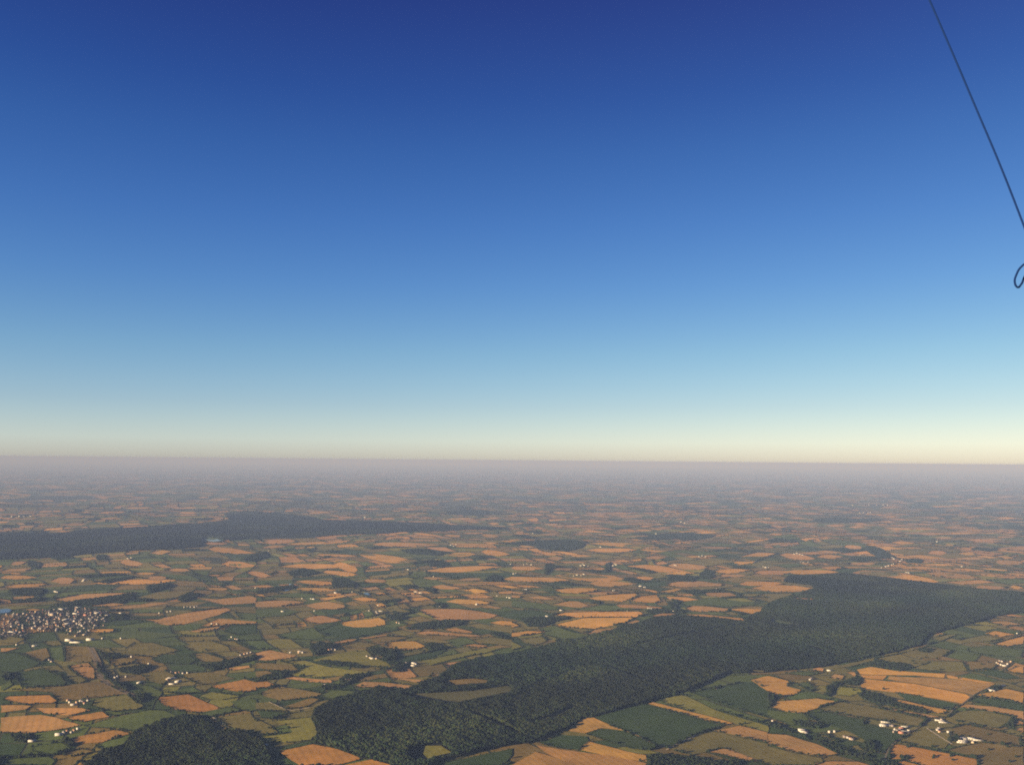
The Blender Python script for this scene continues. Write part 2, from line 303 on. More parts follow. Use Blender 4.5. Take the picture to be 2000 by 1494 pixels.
FIELDS = {1: """
P 0,120 80,130 95,150 0,160
P 90,105 260,92 280,110 180,125 100,130
P 420,120 640,80 1080,68 900,95 620,130 450,145
L 180,175 420,135 520,150 330,170
P 680,175 880,150 980,160 860,180
P 820,190 1250,145 1330,150 1150,182 860,205
P 1000,270 1210,280 1490,220 1770,185 1810,205 1720,240 1430,320 1320,325 1240,315 1150,285
T 1560,335 1700,272 2000,295 2000,315 1760,325
P 1480,375 1560,350 1750,330 1700,352 1560,382
L 1070,110 1230,65 1520,50 1370,110 1200,125
P 1520,110 1700,120 1950,95 2000,110 2000,150 1740,165
D 1740,370 1800,325 2000,320 2000,385 1850,400
O 690,355 900,355 880,380 700,380
B 503,485 700,490 720,610 610,618 510,600
G 375,500 490,495 500,610 400,590
B 165,545 365,500 395,575 330,610
D 0,540 130,540 320,620 260,650 80,700 0,690
P 530,640 690,618 740,670 740,740 690,750 590,700
L 480,650 525,645 588,702 680,755 620,780 550,760
D 110,700 330,660 460,720 520,780 480,800 170,810
G 0,790 80,760 100,790 30,830 0,840
L 720,500 850,505 900,545 790,540
L 980,510 1050,460 1190,460 1400,520 1300,545 1130,570 1060,560
G 750,400 1000,360 1350,390 1480,400 1220,425 900,430
D 1180,590 1270,550 1480,550 1530,600 1480,630 1240,620
B 1500,545 1600,540 1760,590 1740,610 1560,610
L 1430,490 1640,440 1780,490 1810,530 1620,538 1480,520
B 850,600 950,580 1070,590 1030,620 920,640 860,640
L 880,660 1040,625 1180,640 1000,665
L 1090,700 1290,680 1380,720 1270,790 1160,760
G 1060,790 1180,800 1270,850 1240,900 1140,860
B 100,830 440,800 780,760 860,800 980,860 760,890 470,920 400,850
L 740,900 1000,870 1070,930 1130,950 1090,980 880,1000 720,950
Q 20,905 60,880 390,870 450,915 430,935 180,940
P 0,950 180,948 250,955 200,985 0,1010
P 270,970 640,970 710,990 540,1030 340,1015
G 710,955 880,1000 1000,1012 870,1035 800,992
P 0,1045 320,1022 440,1042 640,1105 460,1140 230,1170 0,1165
Q 520,1045 800,997 860,1040 650,1080 560,1065
G 660,1110 880,1045 1160,985 1290,990 1400,1040 1240,1088 1040,1158 920,1130 720,1125
Q 520,1210 900,1140 1030,1170 800,1240 560,1255
Q 1200,890 1470,862 1740,975 1700,990 1570,1015 1400,995 1280,950
Y 1550,880 1650,845 1890,880 1730,908 1620,903
G 1280,850 1510,810 1590,850 1400,860
Q 1640,800 1910,745 2000,770 2000,830 1900,850 1700,820
L 1680,1045 1960,1010 2000,1080 2000,1160 1940,1180 1760,1100
G 1540,1012 1800,960 1890,990 1640,1040
G 1790,920 1960,900 2000,905 2000,990 1930,1000
B 1540,1062 1650,1045 1780,1130 1700,1160 1660,1100
L 1420,700 1640,690 1840,740 1700,770 1560,790 1450,740
P 1750,665 1950,640 1960,655 1820,680
G 250,1270 480,1240 560,1290 400,1340 260,1310
B 470,1330 640,1290 740,1310 560,1350
G 0,1370 380,1352 440,1380 400,1430 0,1430
G 740,1270 900,1200 1030,1180 950,1270 830,1310
Q 200,1338 380,1342 360,1352 210,1350
L 330,450 460,445 490,480 380,490
P 0,505 160,500 50,530 0,535
G 1830,220 2000,240 2000,280 1870,270
D 760,300 1050,280 1120,300 900,330
L 0,425 100,415 200,432 120,470 0,460
O 150,205 260,195 330,205 240,218
""", 2: """
O 310,45 340,28 600,45 560,55 400,58
G 60,95 330,70 460,80 500,100 300,110
P 0,140 140,130 300,132 385,145 330,160 160,180 0,180
P 375,170 460,150 560,138 690,165 700,185 620,200 480,200 410,185
O 740,120 830,105 950,120 930,138 850,142
P 355,280 440,255 520,248 680,285 600,300 460,312 400,300
O 650,300 960,265 1010,285 1015,320 900,338 760,340 680,325
P 1250,200 1580,195 1750,215 1900,245 1830,270 1700,280 1440,288 1380,265 1300,230
O 1480,140 1560,118 1700,125 1860,152 1760,165 1600,158
P 1750,185 1830,172 1930,190 1880,200
O 1620,50 1700,38 1780,50 1830,70 1720,80
P 1370,20 1450,8 1640,38 1480,36
P 1880,65 2000,55 2000,82 1900,80
G 0,200 150,190 350,215 240,250 0,265
G 160,400 440,340 540,410 460,438 200,430
D 480,368 640,310 1100,340 1120,360 700,428 550,405
L 700,180 880,160 900,195 720,200
L 1040,200 1130,195 1230,225 1120,235
L 1130,300 1230,285 1280,310 1180,325
O 1820,305 1900,290 2000,295 2000,328 1920,328
L 1620,330 1740,308 2000,360 2000,385 1700,345
T 1460,360 1560,345 1690,375 1700,390 1540,380
P 1240,385 1330,368 1460,378 1740,402 1760,412 1700,418 1520,408 1330,400
B 870,435 1000,412 1210,420 1100,445 960,460
P 790,428 980,398 1080,398 1000,410 860,432
P 590,460 700,438 800,432 760,450 620,470
L 680,480 790,450 960,475 860,500 720,500
O 1000,480 1060,455 1170,448 1250,450 1330,490 1260,510 1150,523 1080,510
L 1260,440 1330,428 1530,455 1480,468 1350,465
L 1690,440 1820,415 2000,440 2000,490 1800,470
P 1600,485 1700,470 1820,488 1740,502
D 1090,582 1300,545 1500,500 1520,490 1430,555 1180,612 1080,620
Y 1290,600 1480,562 1750,510 1930,500 1800,540 1680,560 1500,600 1360,640
P 0,540 100,515 320,560 280,580 90,604 0,595
Y 430,600 760,520 860,515 910,570 1020,612 1060,650 1020,668 860,640 760,620 520,605
Y 200,610 380,600 560,648 880,690 860,715 600,720 460,735 260,715 300,690 385,650
P 220,740 290,728 600,755 590,775 420,770
B 0,620 110,620 290,640 340,680 200,690 0,660
B 0,685 90,680 150,705 60,720 0,740
Q 0,770 90,765 150,790 60,815 0,820
B 20,850 180,800 380,830 520,860 460,885 240,910 190,915 60,880
B 230,955 430,892 500,905 400,960 260,975
G 500,870 600,830 780,840 800,855 620,895 520,900
P 760,800 840,765 1000,770 1250,800 1180,832 1090,820 900,812 800,815
P 1040,745 1160,740 1330,755 1260,775 1200,765
L 0,930 110,925 240,985 255,1010 180,998 0,980
D 0,990 180,1002 240,1015 130,1060 40,1050
L 0,1050 120,1110 190,1170 60,1180 0,1185
Y 130,1075 430,1040 470,1120 480,1170 430,1220 240,1240 60,1240 0,1220 0,1200 190,1178 280,1155 230,1100
Q 170,1310 440,1250 640,1290 810,1355 820,1370 660,1412 560,1430 350,1430
Q 690,1416 900,1372 1060,1416 1060,1430 690,1430
Y 1300,1330 1320,1265 1450,1265 1540,1320 1440,1340 1340,1370
D 1400,1416 2000,1285 2000,1340 1960,1390 1900,1430 1400,1430
B 1500,755 1700,740 1815,755 1800,775 1560,790
F 1220,860 1400,850 1700,835 1960,795 2000,815 1980,845 1700,900 1560,928 1440,905
B 1350,730 1380,705 1450,705 1410,735
L 1090,552 1320,515 1290,545 1120,577
""", 3: """
O 600,112 760,85 960,75 990,92 850,146 760,132 640,122
O 920,130 1000,97 1130,85 1165,135 1120,150 980,145
O 330,45 480,38 680,42 650,60 520,76 400,72
P 540,78 700,62 860,68 700,90
P 110,110 220,95 340,120 250,128
P 320,160 440,135 520,138 600,170 540,188 470,185
P 810,165 960,165 1180,185 1160,196 980,195 840,185
G 500,205 620,180 700,165 800,170 1000,200 780,214
O 320,245 400,225 700,218 1000,218 1040,240 980,260 560,262 480,266
O 330,320 560,267 960,264 880,310 650,352 500,345 400,340
P 580,392 650,357 830,342 720,380 660,398
P 870,318 960,285 1000,290 980,310 900,322
P 1350,190 1400,172 1500,175 1700,195 1680,215 1480,222 1380,210
O 1700,200 1780,192 1950,198 1940,222 1880,238 1790,230
P 1090,250 1170,232 1290,235 1250,252 1120,262
T 1310,240 1500,240 1800,270 1815,288 1600,265 1400,248
G 0,130 200,150 350,180 370,203 200,200 0,185
D 0,212 150,202 330,232 330,245 150,270 0,260
G 1280,150 1560,110 1900,150 1900,168 1700,185 1500,168 1350,175
O 1130,65 1280,38 1340,45 1240,70
P 1200,15 1640,0 1640,18 1300,30
P 1500,70 1700,70 1780,100 1680,108 1520,95
O 1190,100 1360,105 1460,125 1330,138 1220,120
L 1800,82 1960,80 1900,103 1780,100
P 0,60 130,75 60,85 0,80
P 0,92 80,100 60,110 0,108
O 0,300 60,330 0,345
O 0,385 120,368 270,375 200,388 60,410 0,415
L 60,440 230,412 280,445 180,485 100,465
Y 240,412 260,400 380,430 340,445 285,440
Y 0,450 90,495 0,520
G 210,350 320,325 480,380 620,402 480,435 385,438 250,398
L 420,347 490,347 640,362 560,383
Y 1130,905 1300,865 1370,880 1600,990 2000,1110 2000,1160 1730,1080 1400,998 1260,955
o 1045,935 1100,925 1180,943 1400,1002 1560,1040 1730,1090 1680,1108 1500,1065 1200,975
D 640,1040 840,985 1030,940 1200,987 1660,1107 1420,1180 1210,1288 1050,1218 880,1148 760,1108
o 430,1150 560,1050 640,1045 780,1107 900,1150 1050,1222 1200,1280 1140,1265 990,1190 880,1150 760,1135 700,1130 570,1170
D 590,1180 680,1133 770,1140 870,1153 990,1203 1140,1272 1060,1300 940,1290 800,1250 650,1190
D 200,1240 380,1180 590,1192 600,1225 520,1300 400,1290 280,1265
o 530,1300 560,1240 600,1230 900,1310 1050,1340 1060,1390 980,1385 700,1340
t 180,1260 400,1297 540,1312 860,1357 1060,1402 1030,1430 520,1430 300,1345
t 0,1416 180,1312 260,1332 490,1416 490,1430 0,1430
P 1590,1150 1780,1108 2000,1162 2000,1245 1820,1200
L 1220,1290 1450,1180 1580,1152 1820,1207 2000,1250 2000,1430 1940,1395 1650,1285 1520,1315 1400,1340
P 1520,1310 1620,1287 1700,1292 1940,1385 1900,1395 1760,1365
D 1390,850 1800,770 1900,765 2000,830 2000,1050 1760,975 1500,885
O 1860,750 2000,718 2180,765 2150,800 2270,830 2220,860 2120,888 2000,850 1930,800
L 1820,672 1980,680 1960,693
T 1560,815 1610,810 1600,828
""", 4: """
O 0,35 200,12 350,35 340,50 180,68 0,62
L 0,80 180,75 200,90 100,120 0,158
T 210,110 360,118 330,125 230,120
O 20,960 50,920 380,895 560,920 420,960 280,1013 130,1000
D 300,1012 450,1002 740,1060 740,1100 870,1120 960,1140 1060,1190 980,1240 890,1330 800,1250 640,1160 480,1100 330,1060
G 0,985 150,1002 285,1020 330,1080 180,1110 0,1040
L 400,990 560,922 800,960 1240,1060 1180,1120 1000,1090 750,1050
P 0,1170 150,1180 380,1250 560,1330 430,1350 200,1310 0,1250
L 0,1265 200,1320 420,1362 440,1390 340,1430 0,1430
P 360,1400 500,1387 700,1390 800,1416 800,1430 380,1430
o 690,670 800,648 1000,680 1390,705 1380,735 1150,717 940,714 720,708
o 720,712 935,718 900,752 740,738
o 715,745 740,742 900,757 1150,782 1550,862 1590,890 1520,935 1200,880 1000,850 720,815
t 930,745 945,720 1380,740 1780,780 1740,810 1610,870 1530,850 1160,778
o 1392,712 1620,750 1780,775 1700,778 1400,738
D 1000,852 1200,882 1490,940 1420,985 1270,960 1080,915
O 950,900 1080,917 1270,962 1400,987 1380,1020 1280,1005 1100,960 1020,940
P 960,980 1100,1000 1380,1045 1270,1050 1050,1010
D 1570,920 1620,885 1800,910 2000,945 2000,995 1760,955
O 1630,867 1860,820 2000,850 2000,940 1800,905
P 1470,962 1560,942 1760,960 2000,1000 2000,1080 1930,1040 1700,990
L 1400,1040 1480,1000 1560,990 1700,993 1920,1042 1880,1090 1800,1130 1680,1120 1540,1088 1450,1070
P 1900,1100 1935,1060 2000,1085 2000,1112
P 1920,1130 2000,1122 2000,1180
B 1430,1130 1540,1102 1830,1160 1980,1200 1970,1260 1700,1230 1600,1200 1480,1180
L 1010,1240 1210,1132 1420,1170 1440,1225 1380,1290 1200,1275 1060,1240
Q 945,1370 960,1280 1000,1250 1200,1285 1640,1370 1640,1430 1250,1430 1060,1370
B 1400,1300 1500,1272 1680,1240 2000,1280 2000,1430 1660,1430 1650,1362
Q 1010,1392 1060,1385 1180,1416 1180,1430 1030,1430
L 1040,545 1250,490 1440,520 1360,570 1250,590 1130,570
L 830,590 980,557 1250,602 1260,618 1130,658 950,620
L 480,660 640,620 835,575 830,605 640,650
L 1130,665 1260,602 1520,610 1560,680 1380,690
L 1500,440 1680,402 1840,430 1740,450 1560,460
O 1690,387 1780,370 1940,400 1820,415
G 1710,370 1800,355 1950,372 1990,390 1940,398 1790,368
O 1760,470 2000,405 2000,470 1880,490
G 1560,500 1760,480 1990,520 1980,575 1700,560 1560,530
O 1870,682 1940,647 2000,652 2000,710
Y 530,840 560,805 720,820 740,850 640,880 530,870
P 310,675 400,655 440,665 430,690
P 480,735 520,705 600,720 580,750
P 610,692 680,690 700,740
G 120,700 280,685 400,702 300,720
L 1250,430 1400,400 1490,392 1350,450
P 1700,300 1850,290 1990,320 1850,330
G 210,780 300,770 380,830 330,840
D 1600,690 1790,672 1980,740 1850,748
L 360,1190 450,1180 550,1240 500,1245
L 590,1280 700,1260 760,1310 650,1290
B 1565,605 1800,622 1760,668 1580,678
P 1860,345 1930,330 2000,345 2000,370
L 1890,270 2000,262 2000,300 1960,300
"""}
# thin fields of the middle distance: left end, right end, height
STRIPS = {5: """60,690,150,680,20 670,685,800,690,35 830,630,960,620,25 1160,605,1430,630,30 1140,575,1280,578,12
1230,690,1440,700,35 1420,570,1650,560,25 1560,705,2000,700,30 1760,640,2000,645,14 0,765,210,765,25 280,785,420,780,35
820,775,940,765,30 740,745,880,742,12 500,800,1000,780,30 1370,740,1520,760,35 1640,790,1900,800,22 1650,830,1880,835,20
1590,580,1830,570,14 920,725,1060,725,20 0,820,270,805,18 1140,830,1280,830,15 1450,600,1600,590,16 0,740,120,745,12
1800,735,2000,750,26 540,405,700,400,10 990,405,1100,405,12 1130,450,1290,446,8 660,495,740,492,8 130,350,220,345,12 700,380,860,376,10
540,437,700,437,7 300,510,420,510,8 1770,445,1940,445,14""",
6: """220,580,600,585,28 150,640,500,685,40 640,640,800,635,25 820,620,1000,640,32 500,730,960,705,30 700,780,830,775,18
830,530,930,535,20 610,530,720,535,14 1430,575,1810,590,22 1400,615,1700,610,22 1190,660,1290,660,22 990,715,1180,715,25
1220,720,1350,720,15 1230,755,1640,775,40 1640,700,2000,735,35 950,775,1330,780,30 1430,800,1700,800,30 1740,655,1860,655,18
1860,810,2000,800,30 1240,840,1480,835,25 540,820,740,825,16 740,840,870,840,20 170,785,300,785,20 1080,440,1150,445,25
1690,770,1800,770,18 1890,572,2000,570,10 0,690,140,725,46 1030,590,1130,598,14 1700,480,1790,480,12 860,465,930,465,10
620,440,800,436,12 1170,470,1260,470,12 1000,520,1110,525,8 500,770,640,770,14 0,795,50,800,16""",
7: """110,610,400,600,25 340,510,500,512,12 570,525,660,525,12 380,680,625,630,52 630,640,840,660,32 840,650,1000,650,22
990,595,1100,600,22 1460,628,1570,628,25 1250,570,1400,575,18 0,700,240,710,30 270,735,480,725,26 300,755,450,755,14
490,740,730,735,25 640,735,970,735,25 1030,740,1430,760,38 1270,762,1530,790,40 1450,740,1760,770,30 1840,680,2000,685,25
0,800,300,800,30 410,800,660,800,25 470,825,820,830,40 1730,820,1900,825,22 1920,820,2000,825,22 1010,690,1170,688,14
1630,630,1730,635,14 40,570,150,572,8 740,410,1060,400,14 880,475,1010,475,10 1490,545,1620,545,9 1330,465,1510,470,7
1030,545,1150,545,10 1840,540,1960,540,8 1000,435,1150,432,7 340,560,430,575,14 0,745,180,740,16"""}

SEAMS = []
BARE = set()            # fields with no hedge round them
FIELD_POLYS = []        # (crop letter, outline in metres)
def project(pts): return [at(*p) for p in pts]
def seam(c, pts):
    x0 = CROPS[c][0]
    return [(x + 1.2 if x == x0 + 500 and c < 4 else x - 1.2 if x == x0 and c > 1 else x, y) for x, y in pts]
for c, s in FIELDS.items():
    for line in s.strip().splitlines():
        k, rest = line.split(' ', 1)
        if k.islower(): BARE.add(len(FIELD_POLYS))
        k = k.upper()
        FIELD_POLYS.append((k, project(seam(c, parse(c, rest))), c))
        SEAMS.append([abs(x - q) < 1.5 for x, y in seam(c, parse(c, rest)) for q in (min((0, 500, 1000, 1500, 2000), key=lambda t: abs(t - x)),)])
for c, s in STRIPS.items():
    for t in s.split():
        a, b_, c_, d_, h_ = [float(v) for v in t.split(',')]
        lo, hi = random.uniform(.1, .3), random.uniform(.65, .9)
        pts = [(a, b_)]
        for f, sg in ((lo, -.5), (.5, -.55), (hi, -.42)):
            pts.append((a + (c_ - a) * f, b_ + (d_ - b_) * f + sg * h_ * random.uniform(.85, 1.05)))
        pts.append((c_, d_))
        for f, sg in ((hi - random.uniform(0, .15), .5), (.45, .55), (lo + random.uniform(-.05, .1), .4)):
            pts.append((a + (c_ - a) * f, b_ + (d_ - b_) * f + sg * h_ * random.uniform(.8, 1.05)))
        FIELD_POLYS.append(('P' if random.random() < .45 else 'O', project([px(c, *p) for p in pts]), c))

FOREST_MAIN = project([(612,1392),(614,1410),(620,1425),(616,1440),(614,1450),(660,1460),(705,1478),(750,1490),(770,1510),(840,1500),
 (850,1488),(900,1476),(960,1461),(1005,1451),(1038,1452),(1107,1424),(1160,1400),(1210,1388),(1260,1373),(1325,1353),(1345,1350),(1385,1333),(1425,1315),
 (1500,1313),(1527,1310),(1612,1302),(1675,1288),(1737,1276),(1795,1260),(1815,1240),(1870,1224),(1925,1211),(1940,1204),(2000,1196),
 (2110,1182),(2110,1165),(2000,1158),(1900,1150),(1825,1141),(1730,1129),(1650,1121),(1540,1125),(1530,1136),(1585,1143),(1590,1150),(1565,1160),(1547,1167),
 (1515,1172),(1500,1179),(1490,1188),(1487,1194),(1455,1210),(1400,1203),(1345,1202),(1310,1204),(1277,1207),(1250,1217),(1207,1230),(1160,1240),
 (1117,1247),(1050,1267),(1000,1277),(962,1282),(925,1290),(890,1300),(870,1315),(835,1330),(800,1347),(775,1349),(735,1345),(712,1352),
 (675,1365),(625,1380)])
FOREST_LEFT = project([(150,1510),(175,1490),(185,1477),(207,1467),(240,1452),(260,1432),(300,1412),(350,1400),(388,1402),(412,1415),(418,1427),
 (470,1430),(490,1442),(505,1448),(520,1462),(528,1485),(530,1510)])
FOREST_FAR = project([px(5, *p) for p in [(-60,515),(300,520),(520,495),(700,490),(1120,465),(1280,445),(1250,412),(1360,394),(1480,402),
 (1720,426),(1790,444),(2000,448)]] + [px(6, *p) for p in [(160,450),(350,455),(600,470),(960,488),(990,495),(700,500),(300,520),(0,530)]] +
 [px(5, *p) for p in [(1700,545),(1430,545),(1280,560),(1270,545),(1130,540),(1125,590),(1000,605),(600,625),(470,635),(320,655),(150,660),(-60,667)]])
WOODS = [  # smaller woods: zoom index, outline, label
 (1, '70,50 180,35 330,40 345,70 300,100 160,95 90,90', 'small dark wood above the left end of the town'),
 (1, '420,165 620,130 900,98 1060,90 1010,125 900,145 660,165 480,180', 'long dark wood along the river valley above the town'),
 (1, '780,545 860,545 1000,570 870,590 800,590', 'small dark wood right of the bend in the road'),
 (1, '930,665 1060,650 1180,645 1160,670 1060,710 940,695', 'dark tree belt above the white farm near the road'),
 (1, '1065,865 1130,870 1140,900 1100,935 1065,925', 'round dark copse standing alone at the end of the road bend'),
 (1, '1380,130 1410,100 1500,75 1570,80 1540,100 1430,150', 'dark riverside wood beside the narrow pale river left of centre'),
 (1, '1150,30 1290,0 1330,10 1250,40 1170,60', 'small hilltop wood above the left fields'),
 (1, '1540,640 1700,625 1860,585 2000,560 2000,590 1880,620 1760,660 1660,680', 'dark tree belt running to a hamlet left of centre'),
 (1, '80,1190 200,1185 260,1210 200,1240 100,1230', 'dark copse around the lone house in the bottom left corner'),
 (1, '1550,1080 1620,1090 1660,1130 1640,1155 1560,1140', 'dark corner of trees at the edge of the bottom left forest'),
 (1, '10,690 90,700 100,745 20,755', 'dark copse at the left edge below the town'),
 (1, '760,600 780,640 800,690 850,745 940,790 1000,815 990,840 900,800 820,745 780,700', 'dark curved tree belt following the bend in the road'),
 (2, '880,510 960,500 1080,520 1110,560 1000,575 930,560', 'dark wood behind the white farm in a yellow-green field'),
 (2, '1065,660 1090,625 1140,615 1160,650 1120,690 1070,690', 'dark wood beside the farm left of the big forest'),
 (2, '1000,245 1100,238 1190,262 1130,290 1050,285', 'small dark wood beside two orange fields left of centre'),
 (2, '1170,345 1300,305 1480,285 1640,290 1620,315 1470,345 1300,360 1180,360', 'dark wood below the large pink field at centre left'),
 (2, '500,605 620,612 830,645 820,665 640,645 510,620', 'narrow tree belt between two yellow-green fields'),
 (2, '650,750 700,715 760,715 860,700 840,730 760,760 720,790 660,790', 'trees around the hamlet beside the big forest'),
 (2, '500,810 560,790 650,795 660,815 520,830', 'dark row of trees left of the hamlet beside the big forest'),
 (2, '1290,30 1400,35 1400,80 1350,70', 'small dark valley wood at the top of the centre left fields'),
 (2, '0,60 160,30 290,10 300,35 150,60 0,80', 'dark wood around the pale river in the left middle distance'),
 (2, '940,140 1060,125 1130,120 1110,140 980,155', 'narrow dark wood among the pink fields left of centre'),
 (2, '1380,165 1440,148 1490,170 1450,190 1390,185', 'trees round the hamlet above the large pink field'),
 (2, '420,480 500,460 640,480 520,520 560,540 460,560 420,520', 'scattered dark wood around the hamlet left of centre'),
 (3, '60,280 200,262 330,262 440,272 330,300 220,340 120,335', 'dark wood left of the large orange fields at centre'),
 (3, '620,130 690,138 700,158 610,155', 'small dark spinney below an orange field at centre'),
 (3, '1040,220 1090,200 1180,200 1240,215 1220,235 1080,235', 'trees around the hamlet between orange fields and forest'),
 (3, '1215,150 1240,140 1290,190 1350,215 1330,232 1250,215', 'dark wood in the valley right of the orange fields'),
 (3, '790,322 850,308 890,320 840,335', 'small dark spinney at the forest end of the orange field'),
 (3, '1085,1352 1150,1335 1280,1352 1420,1362 1560,1388 1700,1388 1780,1408 1780,1430 1060,1430 1060,1375', 'dark tree belt along the bottom edge of the picture right of centre'),
 (4, '960,645 1000,625 1060,620 1110,650 1120,665 1030,688 980,672', 'oval dark copse at the top of the large orange field'),
 (4, '1165,520 1220,502 1280,512 1280,535 1220,540', 'small oval copse right of the big forest'),
 (4, '440,870 470,800 520,775 560,770 540,800 500,850 470,885', 'dark trees left of the large orange field'),
 (4, '560,770 650,745 720,730 730,760 700,800 620,790', 'dark trees touching the left end of the large orange field'),
 (4, '700,860 800,850 900,885 960,910 1040,945 1150,965 1250,1000 1240,1015 1060,985 930,950 850,955 720,890', 'dark tree belt under the large orange field'),
 (4, '0,845 50,870 60,900 20,960 0,965', 'dark wood between two orange fields on the right'),
 (4, '0,1085 100,1115 230,1175 330,1215 480,1255 620,1310 760,1350 950,1395 1040,1430 900,1430 700,1370 560,1310 380,1240 200,1170 0,1110', 'dark diagonal tree belt across the bottom right'),
 (4, '1420,1200 1480,1195 1490,1225 1440,1240 1410,1225', 'dark trees left of the white farm buildings at bottom right'),
 (4, '180,1075 320,1085 440,1110 400,1135 220,1110', 'dark trees behind the hamlet at lower right'),
 (4, '740,1235 800,1225 850,1270 840,1330 770,1310', 'dark trees at the end of the hamlet at bottom right'),
 (4, '1040,1355 1085,1350 1110,1372 1060,1385 1040,1378', 'small dark copse in the orange field at bottom right'),
 (4, '1690,845 1760,800 1830,800 1800,835', 'trees round the farm at the right end of the orange field'),
 (6, '900,575 1060,565 1160,560 1300,555 1420,565 1390,600 1300,620 1180,610 1120,590', 'long dark wood in the middle distance near the centre'),
 (6, '370,610 500,605 640,625 600,645 430,635', 'dark wood left of centre in the middle distance'),
 (6, '530,690 590,680 640,690 600,708 540,705', 'small dark wood among hazy orange fields left of centre'),
 (6, '1180,745 1190,690 1220,690 1215,725 1195,750', 'dark valley trees near the centre'),
 (6, '1515,740 1525,690 1550,680 1545,725', 'dark valley trees right of the centre'),
 (6, '0,765 60,770 130,800 120,820 0,820', 'dark wood at left of centre in the middle distance'),
 (6, '830,790 890,750 940,770 940,790', 'small dark wood near the centre middle distance'),
 (6, '1640,550 1760,540 1850,520 2000,515 2000,540 1820,555', 'wide dark wood behind the centre right fields'),
 (6, '600,410 720,390 820,385 900,400 780,420', 'long hazy wood far off near the centre'),
 (7, '1110,590 1190,600 1290,655 1200,655 1130,625', 'dark wood beside the hazy village at right'),
 (7, '1340,672 1380,660 1430,665 1420,685 1350,685', 'small dark wood right of the hazy village'),
 (7, '1000,672 1060,658 1120,672 1080,682', 'small dark wood left of the hazy village'),
 (7, '800,450 880,435 1100,440 1200,450 1050,460 860,460', 'long hazy wood far off on the right'),
 (7, '560,560 620,545 700,555 680,570 590,572', 'dark hazy wood left of the long orange field'),
 (7, '185,745 230,720 270,735 260,770 200,772', 'dark wood above the right hand fields'),
 (7, '0,530 120,515 280,530 240,545 100,560', 'wide dark wood in the centre right distance'),
 (7, '0,755 20,750 180,760 150,790 40,785', 'dark wood between orange fields right of centre'),
 (5, '1340,670 1400,640 1480,620 1500,650 1420,675', 'dark wood between hazy fields left of centre'),
 (5, '1600,735 1700,715 1780,740 1700,760 1620,755', 'dark wood on a low rise left of centre'),
 (5, '540,640 590,640 600,670 545,670', 'small dark wood near the far left forest'),
 (5, '150,700 160,670 230,690 210,720', 'small dark wood under the far left forest'),
 (5, '820,815 900,800 960,805 900,835 830,850', 'dark hillside wood above the town fields'),
 (5, '540,790 620,775 760,760 700,780 600,800', 'narrow dark wood above the town fields'),
]
WOOD_POLYS = [(project(parse(c, s)), lab) for c, s, lab in WOODS]

# ------------------------------------------------------------------ polygon helpers
def inside(poly, X, Y):
    P = np.asarray(poly); res = np.zeros(len(X), bool)
    x0, y0 = P.min(0); x1, y1 = P.max(0)
    idx = np.nonzero((X >= x0) & (X <= x1) & (Y >= y0) & (Y <= y1))[0]
    if len(idx) == 0: return res
    x, y = X[idx], Y[idx]; r = np.zeros(len(x), bool)
    for (ax_, ay_), (bx_, by_) in zip(P, np.roll(P, -1, 0)):
        c = ((ay_ > y) != (by_ > y)) & (x < (bx_ - ax_) * (y - ay_) / (by_ - ay_ + 1e-12) + ax_)
        r ^= c
    res[idx] = r
    return res

def edge_dist(poly, X, Y):
    P = np.asarray(poly); d = np.full(len(X), 1e9)
    for a, b in zip(P, np.roll(P, -1, 0)):
        ab = b - a; L = (ab ** 2).sum() + 1e-9
        t = np.clip(((X - a[0]) * ab[0] + (Y - a[1]) * ab[1]) / L, 0, 1)
        d = np.minimum(d, np.hypot(X - a[0] - t * ab[0], Y - a[1] - t * ab[1]))
    return d

def shrink(poly, d):
    P = np.asarray(poly, float)
    a = np.roll(P, -1, 0) - P
    area = (P[:, 0] * np.roll(P[:, 1], -1) - P[:, 1] * np.roll(P[:, 0], -1)).sum()
    if area < 0: P = P[::-1]; a = np.roll(P, -1, 0) - P
    t = a / (np.linalg.norm(a, axis=1)[:, None] + 1e-9)
    nrm = np.stack((-t[:, 1], t[:, 0]), 1); pn = np.roll(nrm, 1, 0)
    k = (nrm + pn) / np.maximum(1 + (nrm * pn).sum(1), .35)[:, None]
    return P + k * d

def wobble(poly, amp, step, seed):
    """field edges are never ruler straight: points every `step` m, moved a little"""
    r = np.random.default_rng(seed); out = []
    P = [np.array(p) for p in poly]
    for a, b in zip(P, P[1:] + P[:1]):
        L = np.linalg.norm(b - a); n_ = max(1, int(L / step)); nn = np.array([-(b - a)[1], (b - a)[0]]) / (L + 1e-9)
        for i in range(n_):
            out.append(a + (b - a) * i / n_ + (nn * r.normal(0, amp) if i else 0))
    return [tuple(p) for p in out]

def drape(poly, lift, step):
    P = np.asarray(poly); x0, y0 = P.min(0); x1, y1 = P.max(0)
    X, Y = np.meshgrid(np.arange(x0 + step / 2, x1, step), np.arange(y0 + step / 2, y1, step)); X, Y = X.ravel(), Y.ravel()
    k = inside(poly, X, Y)
    if k.any():
        X, Y = X[k], Y[k]; k = edge_dist(poly, X, Y) > step * .3; X, Y = X[k], Y[k]
    else: X = Y = np.array([])
    pts = [Vector(p) for p in poly] + [Vector((a, b)) for a, b in zip(X, Y)]
    n_ = len(poly)
    v, e, f, *_ = delaunay_2d_cdt(pts, [], [list(range(n_))], 1, 0.01)
    V = np.array([(p.x, p.y) for p in v])
    return np.column_stack((V, height(V[:, 0], V[:, 1]) + lift)), f

def sheet(name, poly, lift, mat, tint, step=120):
    V, f = drape(poly, lift, step)
    return mesh_np(name, V, [i for t in f for i in t], [len(t) for t in f], [mat], tint=np.tile(tint, (len(f), 1)), smooth=True)

